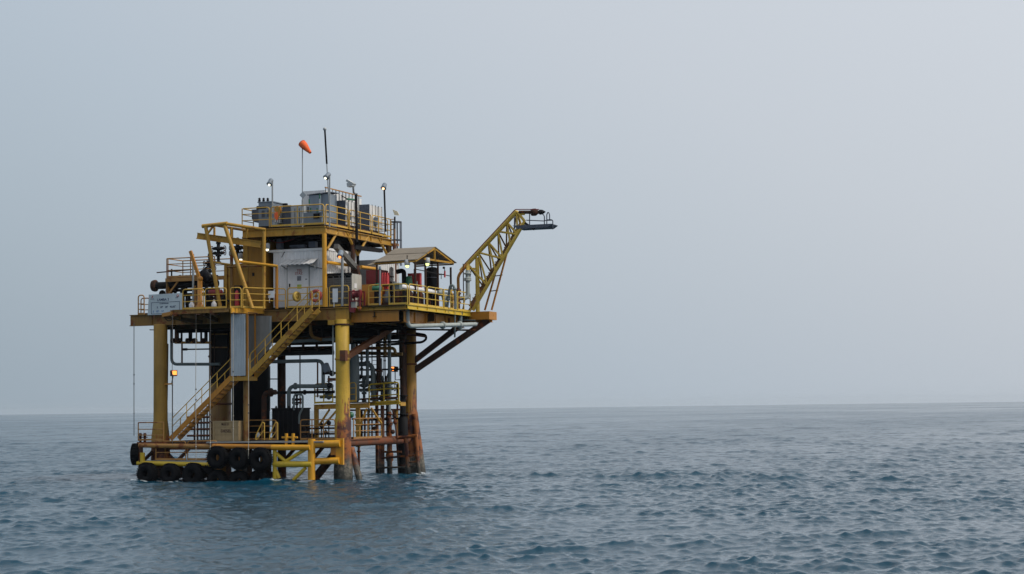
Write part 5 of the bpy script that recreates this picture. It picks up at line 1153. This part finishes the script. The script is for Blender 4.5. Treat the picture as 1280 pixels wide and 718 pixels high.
# left bay
line('blue-grey pipe bending from a vertical drop to a level run right of the left leg', [at(214.5,412,y=2.5), at(214.5,455.5,y=2.5), at(275,455.5,y=2.5)], .085, 'pipe', .35)
hd = thing('pipe_header', 'dull yellow header beam with vertical pipes in the left bay under the deck', 'pipe rack', at(218,428,y=2.2))
MB().bar(at(219,428.5,y=2.2), at(263,428.5,y=2.2), .16, .13).build('header', 'orange', hd)
for px, r_, mt in ((221,.13,'rust'),(227,.06,'dark'),(238,.11,'dark'),(245.5,.04,'dark'),(251.5,.06,'dark'),(257.5,.1,'dark')):
    MB().pipe([at(px,402,y=2.2), at(px,428,y=2.2)], r_, 10).build('pipe', mt, hd)
for px in (216,224,235,243.5,254): MB().lathe(at(px,426,y=2.1), [(.14,-.1),(.14,.1)], 12, (1,0,0)).build('valve', 'rustdark', hd)
MB().pipe([at(227.5,430,y=2.2), at(227.5,454,y=2.2)], .05, 8).build('hanger', 'rust', hd)
MB().pipe([at(230,437,y=2.2), at(262,436.5,y=2.2)], .04, 8).build('line', 'dark', hd); MB().lathe(at(229,437,y=2.2), [(.07,0),(.07,.25)], 10, (1,0,0)).build('valve', 'dark', hd)
MB().bar(at(213.5,427.5,y=2.2), at(222,427.5,y=2.2), .1).build('header', 'dark', hd)
one(MB().bar(at(207,413,y=.0), at(187,412.5,y=-.3), .05), 'bracket', 'rustdark', 'thin bracket bar sticking out at the top of the left leg', 'bracket')
line('thin dark pipe hanging right of the left leg down to the landing', [at(215.5,470,y=.4), at(215.5,552,y=.4)], .03, 'dark')
line('thin dark hose hanging close to the left leg', [at(210,430,y=.3), at(209.5,470,y=.2), at(209,500,y=.2)], .03, 'dark')
br = thing('ladder_bracket', 'small rusty bracket on the left leg below the orange lamp', 'bracket', at(207,480,y=-.1)); MB().bar(at(206,480.5,y=-.1), at(215.5,480,y=-.1), .1, .08).build('arm', 'orange', br)
# dark wall-like grating in the bay behind the stairs
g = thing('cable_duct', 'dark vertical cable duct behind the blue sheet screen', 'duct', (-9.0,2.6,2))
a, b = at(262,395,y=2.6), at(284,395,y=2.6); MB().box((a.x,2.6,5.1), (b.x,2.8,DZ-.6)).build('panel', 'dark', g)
for py in (418,434.5): MB().bar(at(265,py,y=2.55), at(284,py,y=2.55), .07).build('rail', 'ochre', g)
for px in (264,268): MB().bar(at(px,396,y=2.5), at(px,470,y=2.5), .05).build('rail', 'rustdark', g)
# lower left clutter (behind the lower stair)
g = thing('valve_manifold', 'cluster of dark rusty manifold pipes behind the foot of the lower stair', 'manifold', at(250,552,y=3.2))
for px in (243,247,251.5,255,259): MB().pipe([at(px,515,y=3.2), at(px,553,y=3.2)], .05, 8).build('pipe', 'rustdark' if px < 250 else 'pipe', g)
for py in (522,529,537,545): MB().pipe([at(234,py,y=3.1), at(264,py-.5,y=3.1)], .06, 8).build('pipe', 'rust', g)
# centre bay pipes
line('upper of two grey-green elbow pipes left of the bright yellow leg', [at(333,452.5,y=2.8), at(404,451,y=2.8), at(404,482,y=2.8)], .10, 'pipe', .4)
line('lower of two grey-green elbow pipes left of the bright yellow leg', [at(361,512,y=2.6), at(361,483,y=2.6), at(416,483,y=2.6)], .11, 'pipe', .4, ((1,.15),(1,.9)))
line('dark level pipe crossing the bay with a flange near the dark tank', [at(326,491.5,y=2.9), at(418,490,y=2.9)], .08, 'dark', .3, ((0,.12),(0,.6)))
line('brown goose-neck pipe rising from the cellar floor beside the tall dark tank', [at(330,530,y=2.0), at(330,491,y=2.0), at(345,490.5,y=2.0)], .14, 'rustdark', .4, ((1,.6),))
line('small grey looped pipe above the squat black tank', [at(367.5,513,y=2.2), at(367.5,493,y=2.2), at(378.5,493,y=2.2), at(378.5,511,y=2.2), at(374,518,y=2.2), at(374,530,y=2.2)], .055, 'pipe', .2)
tree(371,492,513,2.3,'small valve set on the squat black tank', .55)
line('thin vertical rod hanging through the open bay', [at(375,440,y=4.0), at(375,518,y=4.0)], .035, 'dark')
line('slim rusty post pipe beside the upper elbow pipe', [at(397,453,y=2.9), at(397,497,y=2.9)], .045, 'rust')
line('thin level line crossing the bay low down', [at(337,474,y=3.8), at(350,474,y=3.8)], .03, 'dark'); line('thin vertical line by the dark tanks', [at(337,458,y=3.8), at(337,514,y=3.8)], .04, 'dark')
g = thing('valve', 'dark motor valve on the upper elbow pipe next to the bright yellow leg', 'valve', at(408,470,y=2.7)); MB().bar(at(406,455,y=2.7), at(410,465,y=2.7), .3, .3).build('actuator', 'bluegrey', g); MB().pipe([at(404,467,y=2.7), at(419,466.5,y=2.7)], .07, 8).build('pipe', 'dark', g); MB().ball(at(415,467,y=2.7), .16).build('body', 'dark', g)
g = thing('valve', 'round dark valve low on the wellhead deck left of the bright yellow leg', 'valve', at(411,497,y=3.4)); MB().lathe(at(411,494,y=3.3), [(.06,-.25),(.22,-.1),(.25,0),(.22,.1),(.06,.25)], 14).build('body', 'pipe', g); MB().pipe([at(411,500,y=3.4), at(411,470,y=3.4)], .05, 8).build('stem', 'dark', g); MB().pipe([at(400,497,y=3.4), at(420,496.5,y=3.4)], .06, 8).build('pipe', 'pipe', g)
g = thing('valve', 'dark valve on the lower elbow pipe beside the bright yellow leg', 'valve', at(412,483,y=2.6)); MB().ball(at(412,482,y=2.5), .15).build('body', 'dark', g); MB().torus(at(412,477,y=2.5), .14, .022, (0,0,1), 14, 6).build('wheel', 'rustdark', g)
line('rusty level pipe stub by the bright yellow leg', [at(410,474.5,y=2.6), at(419,474.5,y=2.6)], .08, 'rust')
line('yellow gooseneck pipe curling under the deck above the stairs', [at(388,404,y=1.2), at(388.5,421,y=1.2), at(402,425,y=1.2)], .09, 'ochre', .3)
line('blue-grey level pipe under the deck left of the bright yellow leg', [at(352,428,y=1.6), at(420,424,y=1.6)], .09, 'pipe')
line('pale vertical drain pipe just left of the bright yellow leg', [at(416.3,398,y=.3), at(416.3,470,y=.3)], .04, 'pipelight')
# right bay
g = thing('separator', 'tall grey-green vessel behind the right side of the bright yellow leg', 'vessel', at(440,500,y=5.4))
a, b = at(434,450,y=5.4), at(448.5,450,y=5.4); t = at(440,441,y=5.4); r_ = (b.x-a.x)/2; MB().lathe(((a.x+b.x)/2,5.4,WZ), [(r_*.8,0),(r_,.15),(r_,t.z-WZ-.25),(r_*.8,t.z-WZ-.08),(.1,t.z-WZ)], 20).build('shell', 'pipe', g)
MB().pipe([((a.x+b.x)/2,5.4,t.z-.05),((a.x+b.x)/2,5.4,t.z+.5)], .12, 10).build('nozzle', 'pipe', g)
for px, py0, py1, yy, r_, mt, lab, fl in ((473,400,485,6.2,.12,'rustdark','dark vertical riser in the right bay, behind the rusty diagonal brace',((0,.3),(0,.75))), (486.5,405,498,6.0,.10,'pipe','blue-grey vertical riser in the right bay, right of the lattice ladder',((0,.85),)),
        (459,425,480,6.0,.09,'pipe','grey vertical riser left of the lattice ladder in the right bay',((0,.5),)), (481,412,445,6.6,.10,'ochre','short ochre riser under the deck in the right bay',()), (442.5,412,440,6.6,.08,'ochre','ochre riser just right of the bright yellow leg top',()),
        (504,408,500,8.5,.19,'rustdark','broad dark riser hugging the left side of the right leg',((0,.2),)), (479,445,498,6.4,.02,'dark','thin wire line left of the blue-grey riser',()), (499,412,470,7.6,.02,'dark','thin wire line near the right leg lamp',())):
    e = at(px,py0,y=yy); f_ = at(px,py1,y=yy); line(lab, [e, V(e.x,yy,f_.z)], r_, mt, .2, fl)
line('grey-green pipe bending down behind the rail of the wellhead deck', [at(436,455.5,y=6.1), at(466,455,y=6.1), at(466.5,500,y=6.1)], .13, 'pipe', .45, ((1,.7),))
line('ochre pipe with an elbow in the right bay under the deck', [at(440,435.5,y=5.8), at(493,435.5,y=5.8), at(494.5,443,y=5.8)], .09, 'ochre', .3)
line('blue-grey level pipe under the deck behind the rusty diagonal brace', [at(436,424,y=4.6), at(474,424,y=4.6), at(476,416,y=4.6)], .07, 'pipe', .3)
line('black level pipe crossing behind the rusty diagonal brace', [at(446,429,y=5.2), at(504,427,y=5.2)], .06, 'dark')
line('ochre level support beam across the right bay', [at(436,441,y=6.8), at(503,443,y=6.8)], .10, 'ochre')
lad = thing('lattice_ladder', 'thin dark vertical ladder in the right bay behind the rusty brace', 'ladder', at(467,490,y=6.3))
for px in (465,471): MB().pipe([at(px,425,y=6.3), at(px,480,y=6.3)], .03, 6).build('stile', 'dark', lad)
for i in range(10): MB().pipe([at(465,430+i*5.2,y=6.3), at(471,430+i*5.2,y=6.3)], .018, 6).build('rung', 'dark', lad)
for px, lab in ((455,'green valve tree on the wellhead deck, left of three'), (468,'green valve tree on the wellhead deck, middle of three'), (486,'green valve tree on the wellhead deck, right of three')):
    tree(px, 466 if px > 460 else 470, 503, 6.3, lab, .85, 'pipe')
g = thing('valve', 'dark round valve with rusty arms low on the wellhead deck', 'valve', at(462,503,y=6.0)); MB().lathe(at(478,498,y=5.9), [(.05,-.2),(.2,-.06),(.2,.06),(.05,.2)], 12).build('body', 'dark', g); MB().pipe([at(445,499.5,y=5.9), at(497,497,y=5.9)], .05, 8).build('pipe', 'rust', g)
line('pale level pipe low behind the rail of the wellhead deck', [at(463,500,y=6.0), at(497,498,y=6.0)], .06, 'pipelight')
line('dark level pipe behind the wellhead valves', [at(436,472,y=6.5), at(470,471,y=6.5)], .09, 'dark', .2, ((0,.4),))
for px, py0, py1, yy, r_, mt, lab in ((446,430,500,6.8,.07,'rustdark','thin rusty riser close behind the grey-green vessel'), (452,440,470,6.9,.06,'pipe','short grey riser between the vessel and the lattice ladder'), (476.5,448,503,7.0,.05,'pipe','slim grey riser right of the lattice ladder, behind the valves'), (483,470,545,6.9,.045,'rustdark','slim rusty riser passing down through the wellhead deck'),
        (481,430,500,7.6,.035,'dark','thin dark line just left of the blue-grey riser'), (496.5,480,545,8.7,.06,'rust','rusty riser between the blue-grey riser and the right leg'), (448,505,590,6.4,.07,'rustdark','dark riser going down to the water right of the near leg'), (461,500,550,7.2,.05,'pipe','grey riser below the wellhead deck behind the valve cluster')):
    e = at(px,py0,y=yy); f_ = at(px,py1,y=yy); line(lab, [e, V(e.x,yy,f_.z)], r_, mt, .2, ((0,.3),(0,.7)))
for px0, px1, py, yy, r_, mt, lab in ((437,502,463,7.1,.05,'dark','dark level line high behind the wellhead valves'), (440,480,478,6.9,.06,'pipe','grey level line behind the wellhead valve trees'), (437,500,487,7.0,.04,'rustdark','rusty level line just behind the wellhead rail'), (436,500,513,7.5,.05,'rust','rusty level line under the wellhead deck'), (440,498,524,7.8,.05,'dark','dark level line below the wellhead deck braces'), (437,500,447,7.6,.045,'dark','dark level line under the ochre support beam')):
    line(lab, [at(px0,py,y=yy), V(at(px1,py,y=yy).x, yy, at(px0,py,y=yy).z)], r_, mt, .2, ((0,.35),(0,.8)))
tree(478,470,503,7.0,'grey valve tree at the back of the wellhead deck behind the slim risers',.7,'pipe')
# lower right clutter
g = thing('drain_manifold', 'rusty pipe cluster between the wellhead deck and the rusty brace', 'manifold', at(465,548,y=6.0))
for px, r_, mt in ((452,.07,'rustdark'),(456,.06,'rust'),(460,.05,'ochre'),(448,.05,'rustdark'),(465,.05,'rust')): MB().pipe([at(px,512,y=6.0), at(px,548,y=6.0)], r_, 8).build('pipe', mt, g)
for py in (519,526,532,541): MB().pipe([at(444,py,y=6.1), at(486,py-1,y=6.1)], .035, 6).build('line', 'dark', g)
for px, py in ((468,536),(453,524),(493,520),(494,528),(491,540)): MB().ball(at(px,py,y=6.0), .13).build('valve', 'rustdark', g)
MB().pipe([at(491,512,y=6.2), at(494,530,y=6.2), at(497,548,y=6.2)], .06, 8).build('pipe', 'rust', g)
one(MB().ball(at(438.5,519,y=.9), .17).pipe([at(438.5,519,y=.9), at(434,519,y=.5)], .05, 8), 'valve', 'green', 'green round valve just right of the bright yellow leg', 'valve')
g = thing('valve_manifold', 'low dark valves and lines behind the guard rail left of the bright yellow leg', 'manifold', at(400,552,y=2.6))
for py in (536,543,549): MB().pipe([at(378,py,y=2.8), at(420,py-.6,y=2.8)], .05, 8).build('line', 'rustdark', g)
for px, py in ((384,532),(402,532),(411,529),(390,545),(407,541)): MB().ball(at(px,py,y=2.7), .13).build('valve', 'dark', g); MB().pipe([at(px,py-4,y=2.7), at(px,551,y=2.7)], .035, 6).build('stem', 'dark', g)
for i,(px, py, lab) in enumerate(((322.5,547,'pale float box hung on the sloping handrail'),)):
    c = at(px,py,y=-.4); one(MB().lathe(c, [(.08,0),(.10,.05),(.10,.2),(.05,.26)], 12), 'float', 'greyblue', lab, 'float')

for lab, pts, mt in (('black cable loop hanging under the left balcony bracket', [(205,392),(207,400),(213,402),(218,394)], 'dark'), ('thin cable hanging from the upper deck over the shelter front', [(352,290),(360,299),(374,298),(384,289)], 'dark'), ('thin dark stay wire running down beside the boom mast', [(589,338),(585,360),(578,388)], 'rustdark')):
    yy = 9.0 if 'boom' in lab else .2 if 'upper' not in lab else .5
    one(MB().pipe([at(px,py,y=yy - (.5 if 'left' in lab else 0)) for px, py in pts], .028, 6, .25), 'hanging_cable', mt, lab, 'cable')

# ------------------------------------------------------------------ hazy air
b = MB().box((CAM.x-7900, CAM.y-7900, -12), (CAM.x+7900, CAM.y+7900, 24))
hz = b.build('haze', 'white'); hz['kind'] = 'stuff'; hz.data.materials.clear()
m = bpy.data.materials.new('haze_air'); m.use_nodes = True; nt = m.node_tree; nt.nodes.remove(nt.nodes['Principled BSDF'])
pv = nt.nodes.new('ShaderNodeVolumePrincipled'); pv.inputs['Color'].default_value = (.80, .85, .90, 1); pv.inputs['Density'].default_value = .00006; pv.inputs['Anisotropy'].default_value = .2
nt.links.new(pv.outputs[0], nt.nodes['Material Output'].inputs['Volume']); hz.data.materials.append(m)

sc.render.engine = 'CYCLES'; sc.cycles.max_bounces = 6; sc.cycles.volume_bounces = 1
vs = sc.view_settings; vs.view_transform = 'Standard'; vs.look = 'None'; vs.gamma = 1; vs.use_curve_mapping = False; vs.exposure = 0.0
